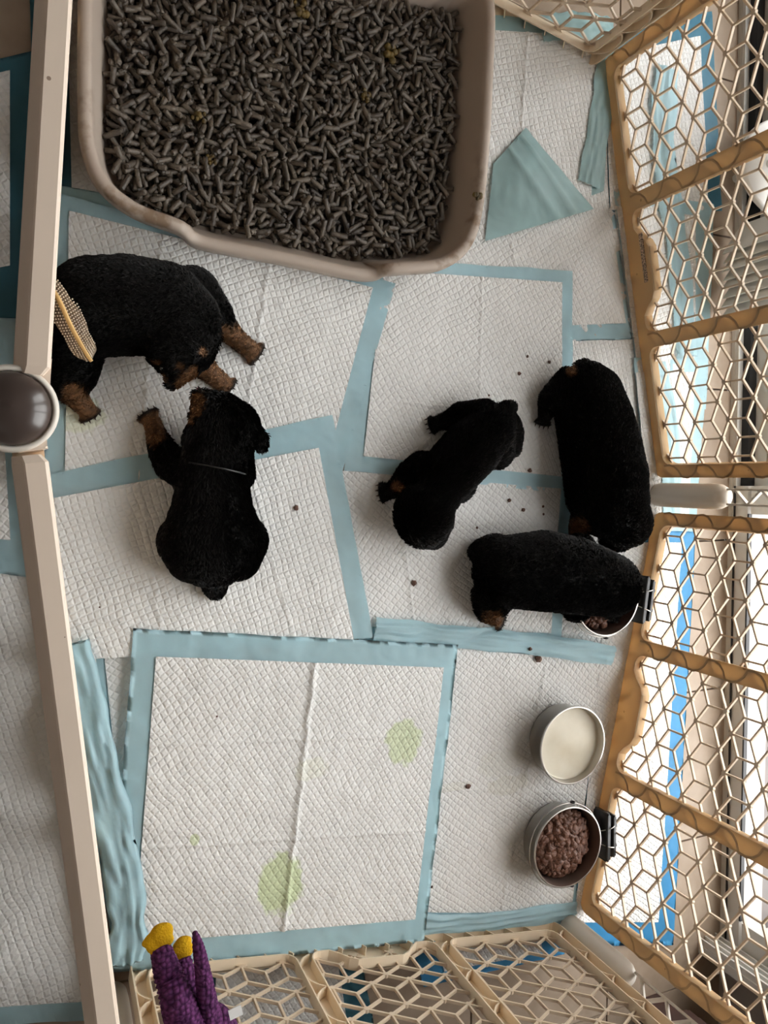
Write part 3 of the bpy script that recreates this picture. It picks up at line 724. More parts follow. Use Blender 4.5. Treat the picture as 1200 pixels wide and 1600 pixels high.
def rand_pts(n, mind):
    cell = mind; grid = {}; out = []
    tries = 0
    while len(out) < n and tries < n*30:
        tries += 1
        x = random.uniform(min(xs), max(xs)); y = random.uniform(min(ys), min(max(ys), .86))
        gx, gy = int(x/cell), int(y/cell)
        if any((abs(px_-x)**2+abs(py_-y)**2) < mind*mind for a in (-1, 0, 1) for b in (-1, 0, 1) for px_, py_ in grid.get((gx+a, gy+b), ())): continue
        if not inside(x, y, inner): continue
        grid.setdefault((gx, gy), []).append((x, y)); out.append((x, y))
    return out
spots = []
for lvl, (nn_, zz) in enumerate(((1100, .0155), (1100, .0235), (1000, .031), (420, .038))):
    for (x, y) in rand_pts(nn_, .0115 if lvl < 3 else .019):
        tilt = random.gauss(0, .36); yaw = random.uniform(0, 2*pi)
        hz = zz+.005*noise.noise(Vector((x*12, y*12, 1)))+random.uniform(-.0015, .0015)
        spots.append((lvl, x, y, hz, tilt, yaw))
top = [s for s in spots if s[0] == 3]; random.shuffle(top); ind = set(id(s) for s in top[:300])
V = []; Fc = []; off = 0
for s in spots:
    lvl, x, y, z, tilt, yaw = s
    k = random.choice((0, 1, 1, 2, 2, 3, 3, 4, 5))
    R_ = Matrix.Rotation(yaw, 3, 'Z') @ Matrix.Rotation(tilt, 3, 'Y') @ Matrix.Rotation(random.random()*6, 3, 'X')
    if id(s) in ind:
        o = bpy.data.objects.new('litter_pellet', protos[k]); COL.objects.link(o); o.location = (x, y, z); o.rotation_euler = R_.to_euler()
        tag(o, 'grey brown wood pellet lying on top of the litter in the tray', 'litter pellet', 'litter pellets on top of the heap')
    else:
        V.append(pv[k] @ np.array(R_).T+np.array((x, y, z))); Fc += [[i+off for i in f] for f in pf[k]]; off += len(pv[k])
me = bpy.data.meshes.new('litter'); me.from_pydata(np.vstack(V).tolist(), [], Fc)
me.polygons.foreach_set('use_smooth', [len(p.vertices) == 4 for p in me.polygons])
o = link('litter', me, M_pellet); tag(o, 'heaped grey brown litter pellets filling the beige tray', 'litter', kind='stuff')
# bed of crumbled litter below
bm = bmesh.new(); vs = [bm.verts.new((p.x, p.y, .022)) for p in inner]; vb = [bm.verts.new((p.x, p.y, .0108)) for p in inner]
bm.faces.new(vs); n = len(vs)
for i in range(n): bm.faces.new((vs[i], vs[(i+1) % n], vb[(i+1) % n], vb[i]))
o = from_bm('litter_dust', bm, mat('litter_dust', (.030, .024, .020), .9, bump=1, bump_scale=200)); tag(o, 'dark crumbled litter bed beneath the pellets in the tray', 'litter', kind='stuff')
for (px_, py_, r_) in ((310, 183, .009), (612, 85, .014), (330, 250, .007), (575, 150, .010), (468, 10, .012)):
    bm = bmesh.new(); q = U(px_, py_, .041)
    for k in range(9):
        r = bmesh.ops.create_icosphere(bm, subdivisions=2, radius=r_*random.uniform(.25, .5)); bmesh.ops.translate(bm, vec=q+Vector((random.uniform(-1, 1)*r_, random.uniform(-1, 1)*r_, random.uniform(-.002, .001))), verts=r['verts'])
    o = from_bm('mess', bm, M_pellet_y, None, True)
    where = {310: 'in the left half of the litter', 612: 'near the right end of the litter, the biggest', 330: 'just below the left yellow clump in the litter', 575: 'in the litter below the biggest dark clump', 468: 'in the litter at the top edge of the photo'}[px_]
    tag(o, 'dark mustard clump '+where, 'mess', 'soiled clumps in the litter')

# ------------------------------------------------------------------ bowls
bpy.context.view_layer.update(); _dg = bpy.context.evaluated_depsgraph_get()
def seat(x, y):
    hit, loc, *_ = SC.ray_cast(_dg, Vector((x, y, .05)), Vector((0, 0, -1)))
    return loc.z if hit else 0.
def bowl(px_, py_, rpx, label, h=.052, clamp=False, inner_m=None, ang=0.):
    q = U(px_, py_, h+.008); r = PM(px_, py_, h, rpx)
    bz = max(seat(q.x+dx*r*.6, q.y+dy*r*.6) for dx, dy in ((0, 0), (1, 0), (-1, 0), (0, 1), (0, -1))); q.z = bz
    root = empty('steel_bowl', (q.x, q.y, bz)); tag(root, label, 'bowl', 'steel feeding bowls')
    bm = bmesh.new()
    lathe(bm, [(0, 0), (r*.84, 0), (r*.90, .003), (r*.93, .010), (r*.975, h-.003), (r*1.0, h-.002), (r*1.022, h-.0025), (r*1.026, h), (r*1.015, h+.0016), (r*.985, h+.0012)], 64)
    from_bm('bowl_shell', bm, M_steel, root, True)
    bm = bmesh.new(); lathe(bm, [(r*.985, h+.0012), (r*.962, h-.003), (r*.915, .011), (r*.88, .004), (r*.8, .0025), (0, .0025)], 64)
    from_bm('bowl_inside', bm, inner_m or M_steel_in, root, True)
    if clamp:
        c, s = cos(ang), sin(ang); P = lambda a, b, z: Vector((a*c-b*s, a*s+b*c, z))
        Rz = Matrix.Rotation(ang, 3, 'Z')
        bm = bmesh.new(); box(bm, P(r+.019, 0, .034), (.010, .096, .040), Rz); bmesh.ops.bevel(bm, geom=bm.edges[:], offset=.0035, segments=3)
        from_bm('clamp_bar', bm, M_black_pl, root, True)
        bm = bmesh.new(); box(bm, P(r+.034, 0, .040), (.008, .084, .028), Rz); bmesh.ops.bevel(bm, geom=bm.edges[:], offset=.003, segments=3)
        from_bm('clamp_bar', bm, M_black_pl, root, True)
        bm = bmesh.new(); tube(bm, [P((r+.0048)*cos(t), (r+.0048)*sin(t), h-.010) for t in [2*pi*k/60 for k in range(60)]], .0015, 6, True)
        from_bm('wire_ring', bm, M_steel, root, True)
        for sg in (-1, 1):
            bm = bmesh.new(); tube(bm, catmull([P(r+.003, sg*.012, h-.01), P(r+.020, sg*.018, h+.002), P(r+.034, sg*.022, h+.001), P(r+.041, sg*.030, h-.010)], 5), .0011, 6); from_bm('wire_hook', bm, M_steel, root, True)
            bm = bmesh.new(); a_ = P(r*.20, sg*(r+.006), h-.008); tube(bm, [a_+Vector((.004*cos(t), 0, .004*sin(t))) for t in [2*pi*k/12 for k in range(12)]], .0014, 6, True); from_bm('wire_loop', bm, M_black_pl, root, True)
            bm = bmesh.new(); cyl(bm, P(r+.036, sg*.02, .046), P(r+.043, sg*.02, .046), .005, n=10); from_bm('thumb_screw', bm, M_black_pl, root, True)
    return root, q, r
rt, q, r = bowl(896, 1165, 60, 'steel bowl of milk without a clamp, above the meat bowl')
bm = bmesh.new(); lathe(bm, [(r*.945, .0020), (r*.93, .0008), (r*.9, 0), (r*.5, .0), (0, 0)][::-1], 64)
o = from_bm('milk', bm, M_milk, None, True); o.location = (q.x, q.y, q.z+.037); tag(o, 'cream coloured milk filling the bowl without a clamp', 'milk')
def meat(px_, py_, q, r, label, n, cx, cy, rr, seed):
    rnd = random.Random(seed); bm = bmesh.new()
    for k in range(n):
        a = rnd.random()*2*pi; d = rr*sqrt(rnd.random())
        s = rnd.choice((.003, .0045, .006, .0085))*rnd.uniform(.8, 1.2)
        v = bmesh.ops.create_icosphere(bm, subdivisions=2, radius=s)['verts']
        c = Vector((cx+d*cos(a), cy+d*sin(a), .012+.030*(1-(d/rr)**2*.6)+.006*rnd.random()))
        if Vector((c.x, c.y)).length > r*.90-s: c.x, c.y = (Vector((c.x, c.y)).normalized()*(r*.90-s))[:]
        for w in v:
            p = w.co; f = 1+.6*noise.noise(p*200+c*50); w.co = p*f+c
    o = from_bm('ground_meat', bm, M_meat, None, True); o.location = (q.x, q.y, q.z); tag(o, label, 'dog food', kind='stuff')
rt, q, r = bowl(888, 1324, 62, 'clamp on steel bowl of ground meat, lowest of the three bowls', clamp=True, inner_m=M_dsteel, ang=radians(0))
meat(0, 0, q, r, 'brown ground meat heaped in the lowest bowl', 760, -r*.06, 0, r*.86, 3)
rt, q, r = bowl(950, 932, 61, 'clamp on steel bowl with a puppy head in it', clamp=True, inner_m=M_dsteel, ang=radians(-8))
meat(0, 0, q, r, 'ground meat left in the bowl the puppy eats from', 260, -r*.1, -r*.2, r*.66, 5)
# crumbs
for i, (x, y, s) in enumerate(((463, 794, 4), (650, 912, 4.5), (831, 735, 3.5), (818, 702, 2), (800, 782, 3), (822, 797, 3.2), (853, 792, 2), (854, 804, 1.8), (846, 1031, 6), (829, 1014, 3), (736, 1232, 4), (815, 583, 3), (862, 565, 2.5), (828, 556, 2.2), (749, 825, 2), (768, 617, 1.6), (338, 1118, 1.6), (156, 949, 1.4), (680, 1391, 2))):
    q = U(x, y, .02); bm = bmesh.new(); v = bmesh.ops.create_icosphere(bm, subdivisions=2, radius=PM(x, y, 0, s))['verts']
    for w in v: w.co *= 1+.45*noise.noise(w.co*300+Vector((i, 0, 0))); w.co.z *= .7
    o = from_bm('food_crumb', bm, M_crumb, None, False); o.location = (q.x, q.y, .0045+max(0, s*.0006))
    o.location.z = seat(q.x, q.y)+PM(x, y, 0, s)*.5
    tag(o, ('brown crumb on the pad right of the sitting puppy', 'brown crumb on the pad left of the eating puppy', 'brown crumb close to the pad edge right of the middle puppy rump', 'tiny crumb right of the rump of the middle puppy, above a bigger one', 'crumb between middle and topmost right puppies, upper left of a pair', 'crumb between middle and eating puppies, lower right of a pair', 'tiny crumb by the blue edge, upper of two beside the long puppy', 'tiny crumb by the blue edge, lower of two beside the long puppy', 'largest crumb, below the bowl the puppy eats from', 'small crumb just above the largest crumb', 'dark crumb on the pad left of the milk bowl', 'crumb at the tray side of the pad, left of the long puppy rump', 'crumb close to the blue pad edge above the long puppy', 'small crumb left of the blue pad edge above the long puppy', 'tiny crumb just above the back of the eating puppy', 'tiny crumb above the rump of the middle puppy', 'dark speck in the upper left of the front pad', 'dark speck left of the front pad near the rail', 'dark speck at the lower left of the meat bowl')[i], 'crumb', 'food crumbs scattered on the pads')

# ------------------------------------------------------------------ beyond the pen
def blind(k):
    bm = bmesh.new(); y0 = .355+k*.0185; box(bm, (1.345+.004*(k % 2), y0, 1.09), (.085, .0025, 2.12), Matrix.Rotation(radians(52), 3, 'Z'))
    o = from_bm('blind_slat', bm, M_blind); return o
blr = empty('vertical_blind', (1.35, .43, 0)); tag(blr, 'stack of white vertical blind slats beside the glass door', 'blind')
for k in range(9): local(blind(k), blr)
bm = bmesh.new(); box(bm, (1.352, .43, 2.17), (.05, .9, .04)); local(from_bm('head_rail', bm, M_alu), blr)
sh = empty('round_shelf_stand', (1.44, .64, 0)); tag(sh, 'white stand of stacked round shelves beyond the upper right panel', 'shelf stand')
for z in (.08, .19, .30):
    bm = bmesh.new(); lathe(bm, [(0, z), (.135, z), (.140, z+.004), (.140, z+.013), (.135, z+.017), (0, z+.017)], 48, (1.44, .64, 0)); bmesh.ops.scale(bm, vec=(1, .75, 1), space=Matrix.Translation((-1.44, -.64, 0)), verts=bm.verts[:])
    o = from_bm('shelf', bm, M_white, None, True); local(o, sh)
for dx, dy in ((-.07, 0), (.05, .05), (.05, -.05)):
    bm = bmesh.new(); cyl(bm, (1.44+dx, .64+dy, 0.012), (1.44+dx, .64+dy, .31), .008); local(from_bm('pole', bm, M_white, None, True), sh)
# dark wooden sideboard by the near wall
sb = empty('sideboard', (.75, -1.28, 0)); tag(sb, 'dark brown wooden sideboard beyond the bottom panel', 'sideboard')
bm = bmesh.new(); box(bm, (.72, -1.27, .35), (1.0, .30, .56)); bmesh.ops.bevel(bm, geom=bm.edges[:], offset=.004, segments=2); local(from_bm('body', bm, M_darkwood), sb)
for k in range(3):
    bm = bmesh.new(); box(bm, (.39+k*.33, -1.114, .36), (.315, .014, .50)); bmesh.ops.bevel(bm, geom=bm.edges[:], offset=.003, segments=2); d = from_bm('door', bm, M_darkwood); local(d, sb)
for x in (.26, 1.18):
    for y in (-1.15, -1.38):
        bm = bmesh.new(); box(bm, (x, y, .036), (.05, .05, .072)); local(from_bm('leg', bm, M_darkwood), sb)

# ------------------------------------------------------------------ puppies
M_fur = bpy.data.materials.new('puppy_fur'); M_fur.use_nodes = True
nt = M_fur.node_tree; p = nt.nodes['Principled BSDF']; at = nt.nodes.new('ShaderNodeAttribute'); at.attribute_name = 'Col'
nt.links.new(at.outputs['Color'], p.inputs['Base Color']); p.inputs['Roughness'].default_value = .55; p.inputs['Specular IOR Level'].default_value = .22
M_skin_d = mat('puppy_nose', (.012, .010, .010), .3, spec=.5); M_claw = mat('claw', (.05, .035, .03), .35)
M_eye = mat('eye', (.01, .008, .008), .08, spec=.7); M_tongue = mat('tongue', (.75, .28, .30), .3)
BLACK = np.array((.0085, .0078, .0076)); TAN = np.array((.27, .135, .062))
def puppy(label, prims, tans, claws=(), vox=.0036, smooth_it=6, furlen=.0105, nfur=34000, seed=1):
    """prims: list of chains [(px,py,z,rpx[,zscale])...]; built as overlapping spheres, fused to one skin"""
    bm = bmesh.new()
    for ch in prims:
        P = [(U(c[0], c[1], c[2]), PM(c[0], c[1], c[2], c[3]), c[4] if len(c) > 4 else 1.) for c in ch]
        segs = [P[0]] if len(P) == 1 else []
        for a, b in zip(P, P[1:]):
            n = max(2, int((b[0]-a[0]).length/(min(a[1], b[1])*.22)))
            for k in range(n+1):
                t = k/n; segs.append((a[0].lerp(b[0], t), a[1]*(1-t)+b[1]*t, a[2]*(1-t)+b[2]*t))
        for c, r, zs in segs:
            c = c.copy(); c.z = max(c.z, r*zs*.97+.008)
            v = bmesh.ops.create_icosphere(bm, subdivisions=3, radius=r)['verts']
            bmesh.ops.transform(bm, matrix=Matrix.Translation(c) @ Matrix.Diagonal((1, 1, zs, 1)), verts=v)
    me = bpy.data.meshes.new('puppy'); bm.to_mesh(me); bm.free()
    o = bpy.data.objects.new('puppy', me); COL.objects.link(o)
    md = o.modifiers.new('r', 'REMESH'); md.mode = 'VOXEL'; md.voxel_size = vox
    md2 = o.modifiers.new('s', 'SMOOTH'); md2.iterations = smooth_it; md2.factor = .5
    dg = bpy.context.evaluated_depsgraph_get(); me2 = bpy.data.meshes.new_from_object(o.evaluated_get(dg)); bpy.data.objects.remove(o)
    me2.name = 'puppy'
    n = len(me2.vertices); co = np.empty(n*3); me2.vertices.foreach_get('co', co); co = co.reshape(-1, 3)
    nor = np.empty(n*3); me2.vertices.foreach_get('normal', nor); nor = nor.reshape(-1, 3)
    TP = [(np.array(U(t[0], t[1], t[2])), PM(t[0], t[1], t[2], t[3])) for t in tans]
    def tanf(pts):
        f = np.zeros(len(pts)); jit = .16*np.sin(pts[:, 0]*520+2*np.sin(pts[:, 1]*410))*np.sin(pts[:, 1]*480+pts[:, 2]*300)
        for c, r in TP:
            ax = np.array([0, 0, CAMH])-c; ax /= np.linalg.norm(ax); rel = pts-c; al = rel @ ax
            d = np.linalg.norm(rel-al[:, None]*ax, axis=1)/r; d[np.abs(al) > .045+r] = 9; f = np.maximum(f, np.clip((1.12-d+jit)/.38, 0, 1))
        if cl_pts is not None and len(cl_pts):
            for c in cl_pts:
                d = np.linalg.norm(pts-c, axis=1); f *= np.clip((d-.0035)/.005, .08, 1)
        return f*(.72+.28*np.sin(pts[:, 0]*310+3*np.sin(pts[:, 1]*240))*np.sin(pts[:, 1]*270+2*np.sin(pts[:, 0]*190)))
    cl_pts = np.array([U(c[0], c[1], c[2])[:] for c in claws]) if claws else None
    rng = np.random.default_rng(seed)
    col = BLACK+(TAN*.8-BLACK)*tanf(co)[:, None]
    ca = me2.color_attributes.new('Col', 'FLOAT_COLOR', 'POINT'); ca.data.foreach_set('color', np.hstack([col, np.ones((n, 1))]).ravel())
    me2.materials.append(M_fur); me2.polygons.foreach_set('use_smooth', [True]*len(me2.polygons))
    body = bpy.data.objects.new('puppy', me2); COL.objects.link(body); tag(body, label, 'puppy', 'black and tan puppies')
    # fur blades
    me2.calc_loop_triangles(); T = np.array([t.vertices[:] for t in me2.loop_triangles]); ar = np.array([t.area for t in me2.loop_triangles])
    up = nor[T].mean(1)[:, 2]; w = ar*np.clip(up+.75, .05, 1); w /= w.sum()
    ti = rng.choice(len(T), nfur, p=w); a, b = rng.random(nfur), rng.random(nfur); fl = a+b > 1; a[fl] = 1-a[fl]; b[fl] = 1-b[fl]
    A, Bv, C = co[T[ti, 0]], co[T[ti, 1]], co[T[ti, 2]]
    root = A+(Bv-A)*a[:, None]+(C-A)*b[:, None]; nn = nor[T[ti]].mean(1); nn /= np.linalg.norm(nn, axis=1)[:, None]+1e-9
    # comb direction: from head to tail, given by first chain
    h = np.array(U(*prims[0][-1][:3]))-np.array(U(*prims[0][0][:3])); h[2] = 0; h /= np.linalg.norm(h)
    comb = -h+rng.normal(0, .35, (nfur, 3)); comb += .6*np.array([noise.noise_vector(Vector(r_)*22)[:] for r_ in root.tolist()])
    tang = comb-(comb*nn).sum(1)[:, None]*nn; tang /= np.linalg.norm(tang, axis=1)[:, None]+1e-9
    d = nn*.72+tang*.80; d /= np.linalg.norm(d, axis=1)[:, None]
    side = np.cross(d, nn); side /= np.linalg.norm(side, axis=1)[:, None]+1e-9
    Lf = furlen*rng.uniform(.4, 1.25, nfur); tf = tanf(root); Lf *= (1-.6*tf)*np.clip((root[:, 2]-.004)/.035, .3, 1)
    wd = .00042
    root -= nn*.0008
    v0 = root-side*wd; v1 = root+side*wd; v2 = root+d*(Lf*.6)[:, None]+nn*.0002; v3 = root+d*(Lf*.6)[:, None]+side*wd; tip = root+d*Lf[:, None]-nn*(Lf*.25)[:, None]
    VV = np.stack([v0, v1, v3, tip], 1).reshape(-1, 3); VV[:, 2] = np.maximum(VV[:, 2], .008)
    idx = np.arange(nfur)*4; F = np.stack([idx, idx+1, idx+2, idx+3], 1)
    fm = bpy.data.meshes.new('fur'); fm.from_pydata(VV.tolist(), [], F.tolist())
    sh_ = (rng.uniform(.5, 1.3, nfur)+2.0*(rng.random(nfur) > .9))[:, None]  # random lighter blades put a sheen into the fur colour
    fc = (BLACK*1.3+(TAN-BLACK*1.3)*tf[:, None])*sh_
    fc = np.repeat(fc, 4, 0); ca = fm.color_attributes.new('Col', 'FLOAT_COLOR', 'POINT'); ca.data.foreach_set('color', np.hstack([fc, np.ones((len(fc), 1))]).ravel())
    fo = link('fur', fm, M_fur, body); fo['kind'] = 'stuff'
    for (x, y, z, dx, dy) in claws:
        a_ = U(x, y, z); b_ = U(x+dx, y+dy, max(z-.004, .012)); bm = bmesh.new(); cyl(bm, a_, b_, .0017, .0004, 7); from_bm('claw', bm, M_claw, body, True)
    return body
def ball(name, px_, py_, z, r, m, parent, sc=(1, 1, 1), sub=3):
    bm = bmesh.new(); v = bmesh.ops.create_icosphere(bm, subdivisions=sub, radius=1)['verts']
    rr = PM(px_, py_, z, r); bmesh.ops.transform(bm, matrix=Matrix.Translation(U(px_, py_, z)) @ Matrix.Diagonal((rr*sc[0], rr*sc[1], rr*sc[2], 1)), verts=v)
    return from_bm(name, bm, m, parent, True)
def paw(x, y, dx, dy, z=.022, r=11, n=4):
    "paw centre in px, direction of toes; returns chains and claws"
    L_ = math.hypot(dx, dy); dx, dy = dx/L_, dy/L_
    out = [[(x, y, z, r)]]; cl = []
    for k in range(n):
        s = (k-(n-1)/2)*.68; tx = x+dx*r*(1.15-.2*abs(s))-dy*r*s; ty = y+dy*r*(1.15-.2*abs(s))+dx*r*s
        out.append([(tx, ty, .018, r*.44)]); cl.append((tx+dx*r*.3, ty+dy*r*.3, .020, dx*5, dy*5))
    return out, cl
# 1: large puppy at the left, lying on its side of the rail, head lowered
pw, cl = [], []
for a in ((388, 545, 12, 8, .024, 15), (346, 597, 12, 10, .024, 14), (134, 638, 8, 14, .024, 14)):
    c, k = paw(*a); pw += c; cl += k
prims = [[(140, 498, .065, 60), (152, 480, .075, 74), (200, 478, .080, 74), (255, 482, .082, 68), (285, 500, .09, 56)],
         [(280, 522, .105, 46, .95), (284, 545, .112, 43, .9)], [(280, 560, .108, 36), (277, 580, .098, 21), (273, 590, .094, 17)], [(262, 545, .11, 33)], [(302, 545, .108, 33)],
         [(322, 508, .115, 16, .6), (332, 524, .110, 15, .5), (334, 540, .104, 9, .5)], [(240, 518, .115, 15, .6), (234, 538, .108, 12, .5), (238, 550, .105, 7, .5)],
         [(300, 462, .06, 42), (332, 490, .05, 28), (350, 512, .035, 19), (370, 530, .028, 16), (388, 545, .024, 15)],
         [(285, 540, .06, 30), (312, 566, .038, 19), (330, 585, .028, 16), (346, 597, .024, 15)],
         [(120, 540, .05, 42), (114, 578, .042, 36), (108, 600, .036, 28), (118, 620, .028, 18), (134, 638, .024, 15)],
         [(121, 462, .065, 42), (119, 490, .065, 41), (118, 520, .06, 41), (116, 550, .05, 40)]]+pw
T1 = [(395, 550, .02, 42), (368, 530, .03, 20), (352, 520, .03, 13), (350, 600, .02, 36), (322, 578, .03, 16), (132, 638, .02, 30), (118, 615, .03, 17),
      (283, 572, .137, 6.5), (248, 567, .128, 6), (294, 590, .10, 12), (303, 578, .10, 8), (318, 551, .11, 7), (258, 592, .10, 9), (282, 600, .09, 8)]
p1 = puppy('biggest puppy at the left, head lowered towards the other, rump under the rail', prims, T1, cl, nfur=58000, seed=1)
ball('nose', 268, 601, .097, 6.5, M_skin_d, p1, (1.2, .8, .8)); ball('eye', 290, 577, .128, 3.2, M_eye, p1); ball('eye', 252, 575, .125, 3.2, M_eye, p1)
# 2: puppy sitting seen from behind
pw, cl = [], []
c, k = paw(238, 660, -8, -14, .022, 14); pw += c; cl += k
prims = [[(332, 850, .060, 66, .85), (332, 838, .064, 73, .85), (332, 800, .068, 60), (332, 760, .072, 54), (333, 722, .085, 46), (345, 690, .095, 46)],
         [(350, 680, .100, 50, .9), (342, 660, .103, 46, .9)], [(330, 644, .098, 30), (316, 625, .090, 16), (313, 621, .088, 13)], [(362, 668, .10, 42)],
         [(388, 672, .110, 17, .6), (404, 686, .100, 15, .5), (408, 698, .09, 9, .5)], [(308, 672, .112, 16, .6), (298, 690, .10, 13, .5), (297, 702, .09, 8, .5)],
         [(335, 895, .040, 24), (335, 912, .032, 19), (336, 921, .028, 15)], [(292, 845, .04, 44), (300, 866, .035, 40)], [(374, 845, .04, 40), (366, 866, .035, 38)],
         [(300, 735, .06, 34), (268, 725, .045, 24), (255, 705, .035, 20), (245, 682, .028, 16), (238, 660, .022, 14)],
         [(370, 740, .05, 26), (372, 700, .03, 20), (350, 665, .022, 15)]]+pw
T2 = [(236, 656, .02, 30), (244, 680, .03, 15), (312, 625, .088, 13), (308, 640, .085, 9), (300, 655, .08, 6)]
p2 = puppy('puppy with wide rump and stub tail, seen from behind, left of the middle', prims, T2, cl, nfur=52000, seed=2)
ball('nose', 319, 612, .088, 5, M_skin_d, p2); ball('tongue', 311, 611, .080, 5, M_tongue, p2, (1, 1.3, .5)); ball('eye', 315, 640, .112, 2.5, M_eye, p2)
# thin collar
def collar(parent, a, b, z0, zr, col_m, n=22):
    A, Bp = U(*a), U(*b); bm = bmesh.new(); c = (A+Bp)/2; d = (Bp-A)/2; pts = []
    for k in range(n):
        t = 2*pi*k/n; pts.append(c+d*cos(t)+Vector((0, 0, zr*sin(t))))
    tube(bm, pts, .0016, 6, True); return from_bm('collar', bm, col_m, parent, True)
M_collar = mat('dark_collar', (.015, .015, .015), .35); M_gcol = mat('green_collar', (.02, .30, .06), .3)
collar(p2, (286, 722, .085), (382, 742, .085), 0, .050, M_collar)
# 3: small puppy in the middle
pw, cl = [], []
for a in ((608, 768, -14, 2, .022, 12), (684, 661, -12, 4, .022, 11)):
    c, k = paw(*a); pw += c; cl += k
prims = [[(776, 662, .065, 27), (765, 675, .072, 36), (735, 703, .078, 43), (700, 740, .078, 42), (688, 763, .078, 35), (674, 788, .080, 35)],
         [(662, 803, .080, 45, .9), (661, 816, .072, 38, .9)], [(672, 828, .06, 26), (676, 838, .045, 16)], [(640, 800, .075, 22)],
         [(634, 806, .085, 13, .5), (630, 820, .07, 10, .5)], [(692, 812, .085, 14, .5), (694, 824, .07, 10, .5)],
         [(788, 645, .066, 15), (796, 639, .064, 9)], [(790, 665, .06, 20), (796, 680, .05, 18), (795, 700, .04, 15)],
         [(660, 735, .05, 26), (640, 742, .04, 19), (622, 758, .028, 14), (608, 768, .022, 12)],
         [(755, 655, .05, 28), (720, 652, .04, 20), (700, 657, .028, 13), (684, 661, .022, 11)],
         [(765, 690, .05, 36), (770, 705, .03, 26)], [(715, 755, .04, 26), (715, 765, .03, 18)]]+pw
T3 = [(620, 762, .028, 9)]
p3 = puppy('smallest puppy standing in the middle, head down with its back to the tray', prims, T3, cl, nfur=50000, seed=3, furlen=.013)
# 4: puppy stretched along the right panels
pw, cl = [], []
c, k = paw(850, 652, -3, 12, .022, 10); pw += c; cl += k
prims = [[(918, 603, .065, 36), (925, 620, .07, 46), (935, 660, .072, 52), (944, 705, .075, 56), (948, 745, .078, 60), (952, 782, .082, 58)],
         [(972, 808, .085, 44, .9), (980, 816, .080, 38, .9)], [(965, 835, .060, 26), (955, 842, .045, 18)], [(960, 800, .085, 40)], [(1000, 800, .085, 16, .6), (1004, 818, .07, 12, .5)], [(944, 815, .085, 14, .6), (940, 830, .07, 10, .5)],
         [(914, 575, .060, 12), (910, 585, .06, 20)], [(890, 600, .045, 26), (872, 622, .038, 27), (862, 625, .032, 22), (853, 640, .024, 13), (850, 652, .020, 10)],
         [(900, 640, .045, 36), (915, 780, .045, 30)], [(920, 800, .05, 26), (905, 825, .03, 17), (902, 838, .022, 14)]]+pw
T4 = [(893, 580, .075, 10), (905, 828, .03, 19), (906, 842, .02, 15)]
p4 = puppy('longest puppy lying against the right panel, green glint on its collar', prims, T4, cl, nfur=52000, seed=4)
collar(p4, (922, 788, .08), (1004, 776, .08), 0, .055, mat('black_collar', (.01, .03, .015), .4)); ball('collar_charm', 1004, 779, .095, 3.4, M_gcol, p4)
# 5: puppy eating
pw, cl = [], []
c, k = paw(772, 966, 12, 5, .022, 12); pw += c; cl += k
prims = [[(785, 895, .070, 44), (800, 893, .074, 54), (850, 892, .080, 60), (895, 899, .082, 57), (930, 908, .083, 51), (952, 914, .080, 46)],
         [(958, 916, .075, 42, .9), (966, 920, .065, 34, .9)], [(976, 926, .052, 20), (980, 928, .045, 15)], [(960, 890, .082, 14, .6), (970, 882, .075, 10, .5)], [(955, 955, .08, 12, .6), (962, 962, .07, 8, .5)],
         [(760, 880, .055, 14), (748, 872, .045, 10), (741, 866, .040, 7)], [(770, 930, .045, 32), (762, 945, .035, 22), (760, 958, .026, 15), (772, 966, .022, 11)],
         [(775, 865, .045, 28), (755, 858, .03, 17), (740, 861, .022, 10)], [(900, 945, .045, 24), (905, 952, .03, 14)], [(905, 860, .045, 24)]]+pw
T5 = [(774, 968, .02, 17)]
p5 = puppy('puppy with its head in the uppermost bowl, one tan hind paw showing', prims, T5, cl, nfur=52000, seed=5, furlen=.013)

# ------------------------------------------------------------------ crocheted toy hanging at the lower left
def knit(name, col, col2):
    m = bpy.data.materials.new(name); m.use_nodes = True; nt = m.node_tree; N = nt.nodes; L = nt.links; p = N['Principled BSDF']
    p.inputs['Roughness'].default_value = .85; p.inputs['Specular IOR Level'].default_value = .15
    tc = N.new('ShaderNodeTexCoord'); v = N.new('ShaderNodeTexVoronoi'); v.inputs['Scale'].default_value = 220; v.inputs['Randomness'].default_value = .55; L.new(tc.outputs['Object'], v.inputs['Vector'])
    rp = N.new('ShaderNodeValToRGB'); rp.color_ramp.elements[0].color = (*col2, 1); rp.color_ramp.elements[1].color = (*col, 1); rp.color_ramp.elements[1].position = .75; L.new(v.outputs['Distance'], rp.inputs[0]); L.new(rp.outputs[0], p.inputs['Base Color'])
    b = N.new('ShaderNodeBump'); b.inputs['Strength'].default_value = 1; b.inputs['Distance'].default_value = .003; b.invert = True; L.new(v.outputs['Distance'], b.inputs['Height']); L.new(b.outputs[0], p.inputs['Normal'])
    return m
M_purple = knit('purple_crochet', (.040, .009, .042), (.17, .045, .155)); M_felt = mat('yellow_felt', (.62, .36, .012), .9, spec=.1, col2=(.55, .30, .01), noise_scale=120, bump=.8, bump_scale=500)
